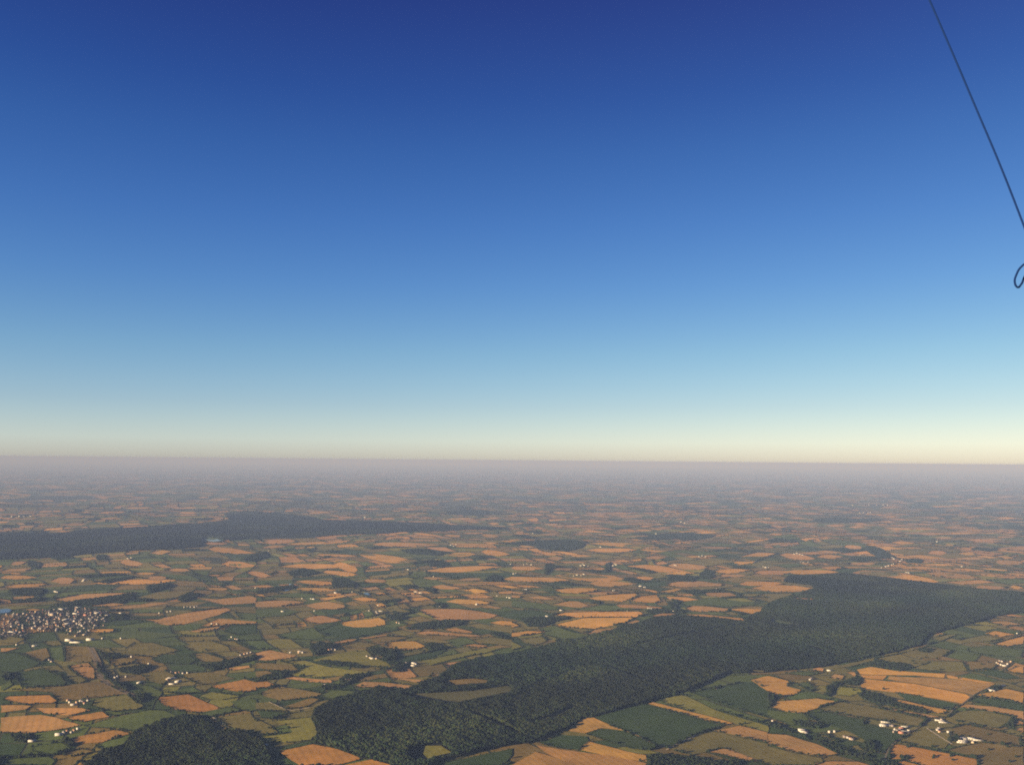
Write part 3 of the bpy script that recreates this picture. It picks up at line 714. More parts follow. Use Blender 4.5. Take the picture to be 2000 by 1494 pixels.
# ------------------------------------------------------------------ field mosaic of the whole countryside
def uv2xy(u, v):
    a = .42
    wx = noise2(u, v, 2600, 31) * 130 + noise2(u, v, 800, 33) * 22; wy = noise2(u, v, 2600, 32) * 130 + noise2(u, v, 800, 34) * 22
    return u * math.cos(a) - v * math.sin(a) + wx, u * math.sin(a) + v * math.cos(a) + wy

LEAVES = []
def split(u0, v0, u1, v1):
    w, h = u1 - u0, v1 - v0
    um, vm = (u0 + u1) / 2, (v0 + v1) / 2
    x, y = um * math.cos(.42) - vm * math.sin(.42), um * math.sin(.42) + vm * math.cos(.42)
    rad = math.hypot(w, h) / 2 + 400
    dist = math.hypot(x, y)
    if y < 1200 - rad or abs(x) > .66 * max(y, 0) + 500 + rad or dist - rad > 22500: return
    lim = random.uniform(16000, 62000) * (1 if dist < 7000 else 1.9)
    if w * h < lim and max(w, h) < 3.2 * min(w, h):
        if dist < 21800: LEAVES.append((u0, v0, u1, v1, dist))
        return
    t = random.uniform(.36, .64)
    if (w > h) == (max(w, h) > 2 * min(w, h) or random.random() < .85): split(u0, v0, u0 + w * t, v1); split(u0 + w * t, v0, u1, v1)
    else: split(u0, v0, u1, v0 + h * t); split(u0, v0 + h * t, u1, v1)
split(-30000, -30000, 30000, 30000)

rc = np.random.default_rng(3)
def leaf_crop(x, y):
    n_ = float(noise2(x, y, 2500, 41)) * .13
    right = .06 * max(-1, min(1, x / 3000.)) + .05
    r = rc.random() + n_ - right
    if y > 8000 and rc.random() < .14: return 'PTLY'[rc.integers(0, 4)]
    if y < 4600 and x < -300: r += .12
    if y > 7000: r = r * .92
    for lim, k in ((.09, 'O'), (.25, 'P'), (.29, 'T'), (.41, 'B'), (.58, 'L'), (.63, 'Y'), (.86, 'G')):
        if r < lim: return k
    return 'D'
_c = np.array([((a + c) / 2, (b + d) / 2) for a, b, c, d, e in LEAVES]); TOUCH = np.zeros(len(LEAVES), bool)
_L = np.array(LEAVES)
for fu, fv in ((0, 0), (1, 0), (0, 1), (1, 1), (.5, .5), (.5, 0), (0, .5), (1, .5), (.5, 1)):
    X, Y = uv2xy(_L[:, 0] + (_L[:, 2] - _L[:, 0]) * fu, _L[:, 1] + (_L[:, 3] - _L[:, 1]) * fv)
    for k, poly, c in FIELD_POLYS: TOUCH |= inside(poly, X, Y)
Vs, Fs, Ts, off = [], [], [], 0
LWOODS = []
EDGES = []      # field boundaries (two points, distance)
for li, (u0, v0, u1, v1, dist) in enumerate(LEAVES):
    g = 4.5 + dist * .0003
    st = 60 if dist < 9000 else 130
    nu, nv = max(1, int((u1 - u0) / st)), max(1, int((v1 - v0) / st))
    U, W = np.meshgrid(np.linspace(u0 + g, u1 - g, nu + 1), np.linspace(v0 + g, v1 - g, nv + 1))
    X, Y = uv2xy(U.ravel(), W.ravel())
    Vs.append(np.stack((X, Y), 1))
    q = (np.arange(nv)[:, None] * (nu + 1) + np.arange(nu)[None, :]).ravel() + off
    Fs.append(np.stack((q, q + 1, q + nu + 2, q + nu + 1), 1)); off += len(X)
    lc = leaf_crop(X.mean(), Y.mean())
    if rc.random() < (.5 if dist > 9000 else .75) * (.07 + .06 * float(noise2(X.mean(), Y.mean(), 3000, 44))) : LWOODS.append((u0, v0, u1, v1, dist)); lc = 'D'
    if TOUCH[li] and lc in 'OPT': lc = 'LGBLYD'[rc.integers(0, 6)]
    c = crop_colour(lc, rc)
    Ts.append(np.tile(c, (len(q), 1)))
    if not (TOUCH[li] and dist < 7000): EDGES.append((u0, v0, u1, v0, dist)); EDGES.append((u0, v0, u0, v1, dist))
V = np.concatenate(Vs); V = np.column_stack((V, height(V[:, 0], V[:, 1]) - .2))
Fq = np.concatenate(Fs)
tag(mesh_np('farmland', V, Fq, np.full(len(Fq), 4), [M_FIELD], tint=np.concatenate(Ts), smooth=True),
    'patchwork of small orange and green fields out to the haze', kind='structure')

CROP_WORD = {'O': 'stubble_field', 'P': 'stubble_field', 'Q': 'stubble_field', 'T': 'stubble_field', 'B': 'pasture', 'L': 'pasture',
             'Y': 'meadow', 'G': 'crop_field', 'D': 'crop_field', 'F': 'scrubland'}
def poly_area(p):
    p = np.asarray(p); return abs((p[:, 0] * np.roll(p[:, 1], -1) - p[:, 1] * np.roll(p[:, 0], -1)).sum()) / 2
RANK = np.argsort(np.argsort([-poly_area(p) for _, p, _ in FIELD_POLYS])) / len(FIELD_POLYS)     # small parcels lie over large ones
NEARF, BAREN = [], []
for i, (k, poly, c) in enumerate(FIELD_POLYS):
    near = c in (1, 2, 3, 4)
    p = wobble(shrink(poly, 2.2 if near else 0), 1.4 if near else 5, 38 if near else 110, i) if near else poly
    o = sheet(CROP_WORD[k], p, float(.7 + 1.5 * RANK[i]), M_FIELD, np.array(CROP[k]) if i < len(SEAMS) and any(SEAMS[i]) else crop_colour(k, rc), 110 if near else 260)
    tag(o, kind='structure')
    NEARF.append((k, np.asarray(poly), near)); BAREN.append(i in BARE)

# ------------------------------------------------------------------ roads, tracks and water
def ribbon(name, pts, width, lift, mat, seg=40, kind='structure'):
    P = [np.array(p) for p in pts]; line = []
    for j in range(len(P) - 1):       # Catmull-Rom
        p0, p1, p2, p3 = P[max(j - 1, 0)], P[j], P[j + 1], P[min(j + 2, len(P) - 1)]
        n_ = max(2, int(np.linalg.norm(p2 - p1) / seg))
        for i in range(n_):
            t = i / n_
            line.append(.5 * ((2 * p1) + (p2 - p0) * t + (2 * p0 - 5 * p1 + 4 * p2 - p3) * t * t + (3 * p1 - p0 - 3 * p2 + p3) * t ** 3))
    line.append(P[-1]); L = np.array(line); d = np.gradient(L, axis=0); d /= np.linalg.norm(d, axis=1)[:, None]
    nn = np.stack((-d[:, 1], d[:, 0]), 1) * width / 2
    A, B_ = L + nn, L - nn
    V_ = np.concatenate((A, B_)); n_ = len(L); V_ = np.column_stack((V_, height(V_[:, 0], V_[:, 1]) + lift))
    q = np.arange(n_ - 1)
    return tag(mesh_np(name, V_, np.stack((q, q + n_, q + n_ + 1, q + 1), 1), np.full(n_ - 1, 4), [mat], smooth=True), kind=kind)
M_GRASSROAD = plain_material('grassy_cutting', (.16, .12, .06), .25, .03)
ribbon('road_verge', project(parse(1, '705,500 735,560 762,620 770,680 800,740 870,800 970,850 1060,880')), 34, 2.45, M_GRASSROAD)
ribbon('road', project(parse(1, '705,500 735,560 762,620 770,680 800,740 870,800 970,850 1060,880')), 11, 2.6, M_ROAD)
ribbon('farm_track', project(parse(3, '1205,1298 1300,1250 1440,1186')), 6, 2.6, M_TRACK)
ribbon('road', project(parse(4, '915,1375 935,1310 980,1248 1060,1195 1130,1150 1200,1110 1260,1070 1390,1040 1440,990 1520,938 1620,862 1760,795')), 4.5, 2.6, M_ROAD)
ribbon('road', project(parse(4, '270,320 180,312 100,298 0,278')), 8, 2.6, M_ROAD)
ribbon('road', project(parse(2, '100,925 240,985 330,985 420,970')), 5, 2.6, M_TRACK)
ribbon('farm_track', project(parse(1, '1660,1045 1790,1130')), 5, 2.6, M_TRACK)
ribbon('farm_track', project(parse(4, '1240,1130 1400,1232 1440,1255')), 5, 2.6, M_TRACK)
for p in (parse(5, '1140,552 1190,556 1235,545 1252,550 1240,565 1190,567'), parse(1, '1390,130 1400,108 1440,95 1505,82 1500,92 1440,108'),
          parse(2, '180,50 210,40 255,35 260,0 275,0 275,40 250,55 200,60'), parse(1, '0,200 60,195 90,205 70,225 0,232'),
          parse(2, '825,85 850,70 890,75 890,88 850,92')):
    sheet('water', project(p), 2.5, M_WATER, (0.03, .04, .05), 120)['kind'] = 'structure'
FL = project(parse(4, '20,275 120,290 250,322 200,330 80,322 20,305'))
sheet('forest_clearing', FL, 2.3, M_FIELD, CROP['D'], 120)['kind'] = 'structure'

# ------------------------------------------------------------------ trees
def ico(sub):
    import bmesh
    bm = bmesh.new(); bmesh.ops.create_icosphere(bm, subdivisions=sub, radius=1)
    V_ = np.array([v.co[:] for v in bm.verts]); F_ = np.array([[v.index for v in f.verts] for f in bm.faces]); bm.free(); return V_, F_
ICO1, ICO2 = ico(1), ico(2)
def crown_templates(base, k, seed, amp):
    r = np.random.default_rng(seed); out = []
    for _ in range(k):
        V_ = base[0] * (1 + r.uniform(-amp, amp, (len(base[0]), 1)))
        V_[:, 2] = np.where(V_[:, 2] < 0, V_[:, 2] * .8, V_[:, 2]); out.append(V_)
    return np.array(out), base[1]
T1 = crown_templates(ICO1, 14, 5, .30)

def tree_mass(name, X, Y, rad, hgt, tint, label, cat, kind='stuff', squash=1.0):
    """crowns standing on the land, merged to one mass: rad = crown radius, hgt = tree height"""
    n_ = len(X)
    T, Fc = T1; nv, nf = T.shape[1], len(Fc)
    ti = rng.integers(0, len(T), n_); a = rng.uniform(0, 6.28, n_)
    base = T[ti]
    ca, sa = np.cos(a)[:, None], np.sin(a)[:, None]
    rz = np.minimum(hgt * .52, rad * 1.15 * squash)
    x = (base[:, :, 0] * ca - base[:, :, 1] * sa) * rad[:, None]
    y = (base[:, :, 0] * sa + base[:, :, 1] * ca) * rad[:, None]
    z = base[:, :, 2] * rz[:, None] + (hgt - rz)[:, None]
    Z = height(X, Y)
    V_ = np.stack((x + X[:, None], y + Y[:, None], z + Z[:, None]), 2).reshape(-1, 3)
    F_ = (Fc[None] + (np.arange(n_) * nv)[:, None, None]).reshape(-1, 3)
    tt = np.repeat(tint, nf, 0)
    o = mesh_np(name, V_, F_, np.full(len(F_), 3), [M_LEAF], tint=tt)
    return tag(o, label, cat, kind=kind)

def tints(n_, base, var=.25, warm=None):
    c = np.tile(np.array(base), (n_, 1)) * rng.uniform(1 - var, 1 + var, (n_, 1))
    c[:, 0] *= rng.uniform(.8, 1.35, n_)
    if warm is not None: c *= (1 + warm[:, None] * np.array([.35, .22, .1]))
    return c

CLEAR = [shrink(p, -7) for k, p, nr in NEARF if nr and k != 'F'] + [np.asarray(FL)]
for k, p, nr in NEARF:          # glades inside the forest are open towards the low sun and the south as well
    if nr and inside(FOREST_MAIN, *p.mean(0)[:, None])[0]:
        CLEAR += [p + np.array(d) for d in ((0, -22), (0, -42), (-25, -12), (-50, -25), (-35, -42))]
RIDES = [project(p) for p in ([(1190, 1303), (1240, 1322), (1310, 1348)], [(920, 1393), (960, 1408), (1010, 1432)], [(1245, 1258), (1330, 1240), (1455, 1221)],
                              [(1040, 1410), (1080, 1400), (1120, 1380)], [(1500, 1255), (1580, 1262), (1640, 1285)],
                              [(1130, 1290), (1190, 1304)], [(1345, 1352), (1380, 1338), (1430, 1314)])]
def line_dist(pts, X, Y):
    d = np.full(len(X), 1e9); P = np.asarray(pts)
    for a, b in zip(P[:-1], P[1:]):
        ab = b - a; t = np.clip(((X - a[0]) * ab[0] + (Y - a[1]) * ab[1]) / (ab ** 2).sum(), 0, 1)
        d = np.minimum(d, np.hypot(X - a[0] - t * ab[0], Y - a[1] - t * ab[1]))
    return d

def fill_wood(poly, sp, clear=True, jitter=.38):
    P = np.asarray(poly); x0, y0 = P.min(0); x1, y1 = P.max(0)
    X, Y = np.meshgrid(np.arange(x0, x1, sp), np.arange(y0, y1, sp * .87))
    X = X + (np.arange(X.shape[0]) % 2)[:, None] * sp / 2
    X = X.ravel() + rng.uniform(-jitter, jitter, X.size) * sp; Y = Y.ravel() + rng.uniform(-jitter, jitter, Y.size) * sp
    k = inside(wobble(poly, 5, 45, 9), X, Y)
    if clear:
        for c in CLEAR: k &= ~inside(c, X, Y)
    return X[k], Y[k]

SHADED_FLOOR = (.010, .012, .007)  # leaf litter taken near black: the shade of the rides is in this colour
LEAFC = (.0078, .0140, .0050)
SCRUB = [np.asarray(p) for k, p, c in FIELD_POLYS if k == 'F'][0]
M_SHADED_FLOOR = plain_material('shade_darkened_leaf_litter', SHADED_FLOOR, .3, .02)
def make_forest(name, poly, sp, label, big=False):
    sheet('shaded_forest_floor', poly, .35, M_SHADED_FLOOR, SHADED_FLOOR, 110 if sp < 15 else 260)['kind'] = 'structure'  # floor under the trees, painted dark so the rides read as shaded lines
    X, Y = fill_wood(poly, sp)
    hv = noise2(X, Y, 420, 51) * 1.2 + noise2(X, Y, 70, 52) * 1.6
    ht = 12.5 + hv + rng.normal(0, 1.3, len(X)) + sp * .15
    block = noise2(X, Y, 900, 53)
    rad = sp * .68 * rng.uniform(.7, 1.35, len(X))
    if big:
        for rd in RIDES:
            k = line_dist(rd, X, Y) > 17; X, Y, ht, rad, block = X[k], Y[k], ht[k], rad[k], block[k]
        s = inside(SCRUB, X, Y); kk = ~s | (rng.random(len(X)) < .10); X, Y, ht, rad, block, s = (q[kk] for q in (X, Y, ht, rad, block, s)); ht = np.where(s, 4.5 + rng.uniform(-1, 2, len(ht)), ht); rad = np.where(s, rad * .8, rad)
        # the plantation of smaller, browner trees in the middle
        pl = inside(PLANT, X, Y)
        ht = np.where(pl, ht * .8, ht); block = np.where(pl, 1.6, block); block = np.where(s, 3.2, block)
    t = tints(len(X), LEAFC, .38, np.clip(block, -1.3, 3.5) * .9) * (.65 if sp > 15 else 1)
    t = t * (1 + .22 * np.clip(noise2(X, Y, 650, 57), -1, 1) + .35 * np.tanh(4 * noise2(X, Y, 1500, 58)) * .8)[:, None]
    o = tree_mass(name, X, Y, rad, np.maximum(ht, 3), t, label, 'forest', squash=.72)
    print(name, len(X), 'trees')
    return o
PLANT = np.asarray(project(parse(3, '0,900 200,780 560,640 800,690 1000,770 1220,830 1280,850 1000,930 640,1030 420,1120 100,1230 0,1150')))
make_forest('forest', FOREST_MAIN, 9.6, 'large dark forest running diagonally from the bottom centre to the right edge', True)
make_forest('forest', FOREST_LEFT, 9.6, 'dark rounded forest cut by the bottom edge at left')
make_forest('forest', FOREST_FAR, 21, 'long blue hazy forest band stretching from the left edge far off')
for poly, name in ((FOREST_MAIN, 'a'), (FOREST_LEFT, 'b'), (FOREST_FAR, 'c')):
    pass
for poly, lab in WOOD_POLYS:
    d = math.hypot(*np.mean(np.asarray(poly), 0))
    sp = 9.0 if d < 5200 else 12.5 if d < 9000 else 18
    X, Y = fill_wood(poly, sp, clear=False)
    if len(X) < 4: X = np.array([p[0] for p in poly]); Y = np.array([p[1] for p in poly])
    dens = rng.random(len(X)) < .9; X, Y = X[dens], Y[dens]
    tree_mass('wood', X, Y, sp * .62 * rng.uniform(.7, 1.35, len(X)), 10 + rng.uniform(-4, 4, len(X)),
              tints(len(X), LEAFC, .3), lab, 'wood')

# ---- hedgerow trees: along the traced field edges and the mosaic's boundaries
class Occupied:
    def __init__(s, c): s.c, s.d = c, {}
    def ok(s, x, y):
        i, j = int(x // s.c), int(y // s.c)
        for a in (-1, 0, 1):
            for b in (-1, 0, 1):
                for (p, q) in s.d.get((i + a, j + b), ()):
                    if (p - x) ** 2 + (q - y) ** 2 < s.c ** 2: return False
        s.d.setdefault((i, j), []).append((x, y)); return True
occ = Occupied(6.5)
HX, HY, HR, HH, HS = [], [], [], [], []
rh = random.Random(21)
for fi, ((k, poly, near), bare) in enumerate(zip(NEARF, BAREN)):
    if bare: continue
    P = list(poly); d0 = math.hypot(*np.mean(poly, 0))
    sm = SEAMS[fi] if fi < len(SEAMS) else [False] * len(P)
    for a, b, sa, sb in zip(P, P[1:] + P[:1], sm, sm[1:] + sm[:1]):
        if sa and sb: continue
        L = np.linalg.norm(b - a)
        if L < 5: continue
        mode = rh.random()
        if not near and mode < .3: continue
        if mode < .16: continue
        size = rh.choice((.5, .65, .85, 1.1)) * (1 if near else .95); gap = rh.choice((.97, .9, .7, .35))
        step = 7.5 * size + 2 + (0 if near else 5)
        t = 0
        while t < L:
            if rh.random() < gap:
                x, y = a + (b - a) * t / L + np.array((rh.gauss(0, 1.6), rh.gauss(0, 1.6)))
                if occ.ok(x, y):
                    s = size * rh.uniform(.6, 1.35) * (1.6 if rh.random() < .07 else 1)
                    HX.append(x); HY.append(y); HR.append(4.6 * s * (1 if near else 1.2)); HH.append(7.2 * s + 1.5); HS.append(0)
            t += step * rh.uniform(.7, 1.3)
ntr = len(HX)
for (u0, v0, u1, v1, dist) in EDGES:
    if dist > 13500 or rh.random() < (.12 if dist < 7000 else .32): continue
    x, y = uv2xy(u0, v0)
    L = math.hypot(u1 - u0, v1 - v0)
    size = rh.choice((.55, .75, .95, 1.2)); gap = rh.choice((.95, .85, .6, .4))
    far = dist > 7500
    step = (8 * size + 2) * (1.9 if far else 1)
    n_ = max(1, int(L / step)); t = (np.arange(n_) + .5) / n_
    uu = u0 + (u1 - u0) * t + rng.normal(0, 1.5, n_); vv = v0 + (v1 - v0) * t + rng.normal(0, 1.5, n_)
    X, Y = uv2xy(uu, vv)
    for x, y in zip(X, Y):
        if rh.random() < gap:
            s = size * rh.uniform(.6, 1.35)
            HX.append(x); HY.append(y); HR.append(4.8 * s * (1.5 if far else 1)); HH.append(7.5 * s + 1.5); HS.append(1)
HX, HY, HR, HH, HS = map(np.array, (HX, HY, HR, HH, HS))
keep = np.ones(len(HX), bool)
mos = HS == 1
for k, poly, near in NEARF:       # mosaic hedges never cross a traced field, nor grow inside a forest
    keep &= ~(mos & inside(poly, HX, HY))
for k, poly, near in NEARF:       # traced hedges stay at the rim of the neighbours they overlap
    i = inside(poly, HX, HY) & ~mos
    j = np.nonzero(i)[0]
    if len(j): keep[j[edge_dist(poly, HX[j], HY[j]) > 14]] = False
for poly in (FOREST_MAIN, FOREST_LEFT, FOREST_FAR): keep &= ~inside(poly, HX, HY)
HX, HY, HR, HH = HX[keep], HY[keep], HR[keep], HH[keep]

# whole parcels of the mosaic grown over with trees
WX, WY, WR, WH = [], [], [], []
for (u0, v0, u1, v1, dist) in LWOODS:
    sp = 10 if dist < 6000 else 14 if dist < 11000 else 24
    f = rh.uniform(.35, 1.0)
    U, W = np.meshgrid(np.arange(u0, u0 + (u1 - u0) * f, sp), np.arange(v0, v1, sp)); U, W = U.ravel(), W.ravel()
    U = U + rng.uniform(-.4, .4, len(U)) * sp; W = W + rng.uniform(-.4, .4, len(U)) * sp
    X, Y = uv2xy(U, W); WX.append(X); WY.append(Y); WR.append(sp * .62 * rng.uniform(.7, 1.3, len(X))); WH.append(rng.uniform(8, 15, len(X)) + (3 if dist > 11000 else 0))
WX, WY, WR, WH = map(np.concatenate, (WX, WY, WR, WH)); kw = np.ones(len(WX), bool)
for k, poly, near in NEARF: kw &= ~inside(poly, WX, WY)
for poly in (FOREST_MAIN, FOREST_LEFT, FOREST_FAR): kw &= ~inside(poly, WX, WY)
kw &= ~inside(project(parse(1, '-40,230 300,180 560,160 830,190 900,300 800,345 700,475 500,490 20,470 -40,470')), WX, WY)
tree_mass('woodland', WX[kw], WY[kw], WR[kw], WH[kw], tints(kw.sum(), LEAFC, .3), 'scattered small dark woods between the fields', 'woodland')
# hedges of the far fields: low banks of foliage, a few hundred metres each
bv, bf = [], []
for (u0, v0, u1, v1, dist) in EDGES:
    if dist <= 13500 or rh.random() < .6: continue
    n_ = max(1, int(math.hypot(u1 - u0, v1 - v0) / 90)); t = np.linspace(.03, .97, n_ + 1)
    X, Y = uv2xy(u0 + (u1 - u0) * t, v0 + (v1 - v0) * t); Z = height(X, Y)
    dx, dy = X[-1] - X[0], Y[-1] - Y[0]; L = math.hypot(dx, dy); nx, ny = -dy / L, dx / L
    w_ = rh.uniform(6, 16); hh = rng.uniform(2, 9, n_ + 1); o_ = sum(map(len, bv))
    bv.append(np.concatenate([np.stack((X + nx * sg * w_, Y + ny * sg * w_, Z + zz * hh - 1), 1) for sg, zz in ((-1, 0), (-.5, 1), (.5, .95), (1, 0))]))
    for i in range(n_):
        for q in range(3): bf.append((o_ + q * (n_ + 1) + i, o_ + q * (n_ + 1) + i + 1, o_ + (q + 1) * (n_ + 1) + i + 1, o_ + (q + 1) * (n_ + 1) + i))
bv = np.concatenate(bv); bf = np.array(bf)
kb = np.ones(len(bv), bool)
for poly in [p for _, p, nr in NEARF if not nr] + [FOREST_FAR]: kb &= ~inside(poly, bv[:, 0], bv[:, 1])
bf = bf[kb[bf].all(1)]
tag(mesh_np('distant_hedgerow', bv, bf, np.full(len(bf), 4), [M_LEAF], tint=tints(len(bf), LEAFC, .3)), 'far hedgerows fading into the haze', 'hedgerow', kind='stuff')

# lone trees out in fields and gardens
lone = []
for c, s in ((4, '1095,1278 1290,1275 1300,1352 1290,1365 1432,1346 1445,1380 1430,1350 1040,1242 1730,1300 1720,1180 1940,1355 1890,1395 1870,1275 905,826 670,835 755,830 1670,632 1490,742 1500,405 1130,605 1145,625 1350,675 1230,580 1320,588'),
             (1, '580,568 635,648 700,655 1130,775 1450,1030 1610,520 1620,525 340,820 680,890 1110,640'),
             (2, '830,800 400,760 180,795 185,820 930,670 790,530 970,650 1590,380 100,1130 140,1140'),
             (3, '1385,1195 1400,1200 1820,1095 1780,1100 690,222 560,380 800,1245 820,1250 1000,1385')):
    lone += project(parse(c, s))
LX = np.array([p[0] for p in lone]); LY = np.array([p[1] for p in lone])
HX = np.concatenate((HX, LX)); HY = np.concatenate((HY, LY)); HR = np.concatenate((HR, rng.uniform(4.5, 7, len(LX)))); HH = np.concatenate((HH, rng.uniform(8, 12, len(LX))))

# the 300 that show largest are trees of their own (trunk + crown), the rest one mass
def in_view(x, y, z=0.0):
    v = CAM_M.to_3x3().transposed() @ Vector((x, y, z - CAM_Z))
    return v.z < 0 and abs(v.x / -v.z * F) < 985 and -v.y / -v.z * F < 735
score = HR * HH / (HX ** 2 + HY ** 2)
order = np.argsort(-score); pick = []
for i in order:
    if in_view(HX[i], HY[i]) and HX[i] ** 2 + HY[i] ** 2 < 5200 ** 2:
        pick.append(i)
        if len(pick) == 296: break
rest = np.ones(len(HX), bool); rest[pick] = False
tree_mass('hedgerow', HX[rest], HY[rest], HR[rest], HH[rest], tints(rest.sum(), LEAFC, .3),
          'dark hedgerows lining the small fields everywhere', 'hedgerow')
print('hedge trees', len(HX), 'fields', len(LEAVES), 'traced', len(NEARF))

def make_crown_mesh(seed):
    r = np.random.default_rng(seed); Vv, Ff, off_ = [], [], 0
    lumps = [((0, 0, .55), .5)] + [((.42 * math.cos(a), .42 * math.sin(a), r.uniform(.35, .62)), r.uniform(.26, .36)) for a in r.uniform(0, 6.28, 7)] + [((r.uniform(-.15, .15), r.uniform(-.15, .15), .82), .26)]
    for (cx, cy, cz), rr in lumps:
        V_ = ICO2[0] * (1 + r.uniform(-.22, .22, (len(ICO2[0]), 1))) * rr
        V_ = V_ * np.array([1.25, 1.25, .85]) + np.array([cx, cy, cz]); Vv.append(V_); Ff.append(ICO2[1] + off_); off_ += len(V_)
    V_, F_ = np.concatenate(Vv), np.concatenate(Ff)
    t = np.tile(np.array(LEAFC), (len(F_), 1)) * r.uniform(.6, 1.5, (len(F_), 1))
    return V_, F_, t
CROWNS = []
for s in range(6):
    V_, F_, t = make_crown_mesh(100 + s)
    o = mesh_np('crown', V_, F_, np.full(len(F_), 3), [M_LEAF], tint=t); CROWNS.append(o.data); bpy.data.objects.remove(o)
tv = []
for z, r_ in ((-.05, .07), (.2, .045), (.5, .03)):
    tv += [(r_ * math.cos(a), r_ * math.sin(a), z) for a in np.arange(6) * math.pi / 3]
limb = [(.0, .02, .22), (.3, .1, .5), (.0, -.02, .22), (.0, .0, .18), (-.28, -.12, .48), (.02, .02, .2)]
tf = [[i + r * 6, (i + 1) % 6 + r * 6, (i + 1) % 6 + (r + 1) * 6, i + (r + 1) * 6] for r in (0, 1) for i in range(6)] + [[18, 19, 20], [21, 22, 23]]
to = mesh_np('trunk', tv + limb, [i for f in tf for i in f], [len(f) for f in tf], [M_BARK]); TRUNK = to.data; bpy.data.objects.remove(to)

# what each tree stands beside, for its label
WORD = {'O': 'orange stubble field', 'P': 'pinkish stubble field', 'Q': 'deep orange stubble field', 'T': 'golden stubble field',
        'B': 'brown pasture', 'L': 'olive pasture', 'Y': 'yellow-green meadow', 'G': 'green crop field', 'D': 'dark green crop field'}
def to_px(x, y, z=0.0):
    v = CAM_M.to_3x3().transposed() @ Vector((x, y, z - CAM_Z)); return 1000 + v.x / -v.z * F, 747 - v.y / -v.z * F
cents = np.array([p.mean(0) for k, p, nr in NEARF if nr]); keys = [k for k, p, nr in NEARF if nr]; polys = [p for k, p, nr in NEARF if nr]
def zone(u, v):
    h = ['at far left', 'left of centre', 'just left of middle', 'just right of middle', 'right of centre', 'at far right'][min(5, max(0, int(u / 334)))]
    w = 'along the bottom edge' if v > 1440 else 'low in the picture' if v > 1360 else 'in the lower fields' if v > 1290 else 'in the middle fields'
    return f'{h} {w}'
for n_, i in enumerate(pick):
    x, y = HX[i], HY[i]
    cand = np.argsort(np.hypot(cents[:, 0] - x, cents[:, 1] - y))[:8]
    ds = [edge_dist(polys[c], np.array([x]), np.array([y]))[0] for c in cand]
    k = keys[cand[int(np.argmin(ds))]]
    u, v = to_px(x, y)
    size = 'tall' if HH[i] > 12 else 'broad' if HR[i] > 6 else 'small round'
    e = bpy.data.objects.new('tree', None); e.empty_display_size = .1; COL.objects.link(e)
    e.location = (x, y, float(height(x, y)) - .2); e.rotation_euler.z = rh.uniform(0, 6.28)
    s = HH[i]; w_ = HR[i] * 1.15
    e.scale = (w_, w_, s * .95)
    z_ = zone(u, v)
    tag(e, f'{size} tree by the {WORD[k]} {z_}', 'tree', f'{size} hedgerow trees by a {WORD[k]} {z_}')
    for nm, me in (('trunk', TRUNK), ('crown', CROWNS[i % 6])):
        ch = bpy.data.objects.new(nm, me); COL.objects.link(ch); ch.parent = e

# ------------------------------------------------------------------ buildings
WALLS = {'white': plain_material('white_render', (.34, .325, .29), .12, .3), 'cream': plain_material('cream_render', (.36, .29, .21), .15, .3),
         'drab': plain_material('weathered_render', (.38, .345, .31), .2, .3), 'stone': plain_material('grey_stone', (.20, .17, .15), .25, .3), 'brick': plain_material('pink_brick', (.30, .15, .12), .2, .3)}
ROOFS = {'slate': plain_material('dark_slate', (.15, .14, .155), .25, .4), 'tile': plain_material('red_brown_tile', (.26, .12, .085), .25, .4),
         'white': plain_material('white_sheet_roof', (.37, .36, .335), .1, .2, .5, .4), 'grey': plain_material('grey_fibre_cement', (.25, .23, .22), .2, .2)}
M_DARK = plain_material('dark_opening', (.03, .03, .035), .1)
def box(x0, y0, z0, x1, y1, z1):
    v = [(x, y, z) for z in (z0, z1) for x, y in ((x0, y0), (x1, y0), (x1, y1), (x0, y1))]
    return v, [(0, 1, 5, 4), (1, 2, 6, 5), (2, 3, 7, 6), (3, 0, 4, 7), (4, 5, 6, 7), (3, 2, 1, 0)]
def building_meshes(w, d, h, rise):
    """gabled body, roof with eaves, openings; the ridge runs along x"""
    a, b = w / 2, d / 2
    bv = [(-a, -b, -1.5), (a, -b, -1.5), (a, b, -1.5), (-a, b, -1.5), (-a, -b, h), (a, -b, h), (a, b, h), (-a, b, h), (-a, 0, h + rise), (a, 0, h + rise)]
    bf = [(0, 1, 5, 4), (2, 3, 7, 6), (1, 2, 6, 9, 5), (3, 0, 4, 8, 7)]
    e, t, s = .5, .25, rise / b
    rv, rf = [], []
    for sg in (-1, 1):
        o_ = len(rv); y0, z0 = sg * (b + e), h - e * s + .05
        pts = [(-a - e, y0, z0), (a + e, y0, z0), (a + e, 0, h + rise + .05), (-a - e, 0, h + rise + .05)]
        rv += pts + [(x, y, z + t) for x, y, z in pts]
        rf += [tuple(i + o_ for i in f) for f in ((0, 1, 2, 3), (7, 6, 5, 4), (0, 4, 5, 1), (1, 5, 6, 2), (3, 2, 6, 7), (0, 3, 7, 4))]
    return (bv, bf), (rv, rf)
BCACHE = {}
def mk(name, vf, mats, midx=None):
    v, f = vf; o = mesh_np(name, v, [i for q in f for i in q], [len(q) for q in f], mats, midx=midx); me = o.data; bpy.data.objects.remove(o); return me
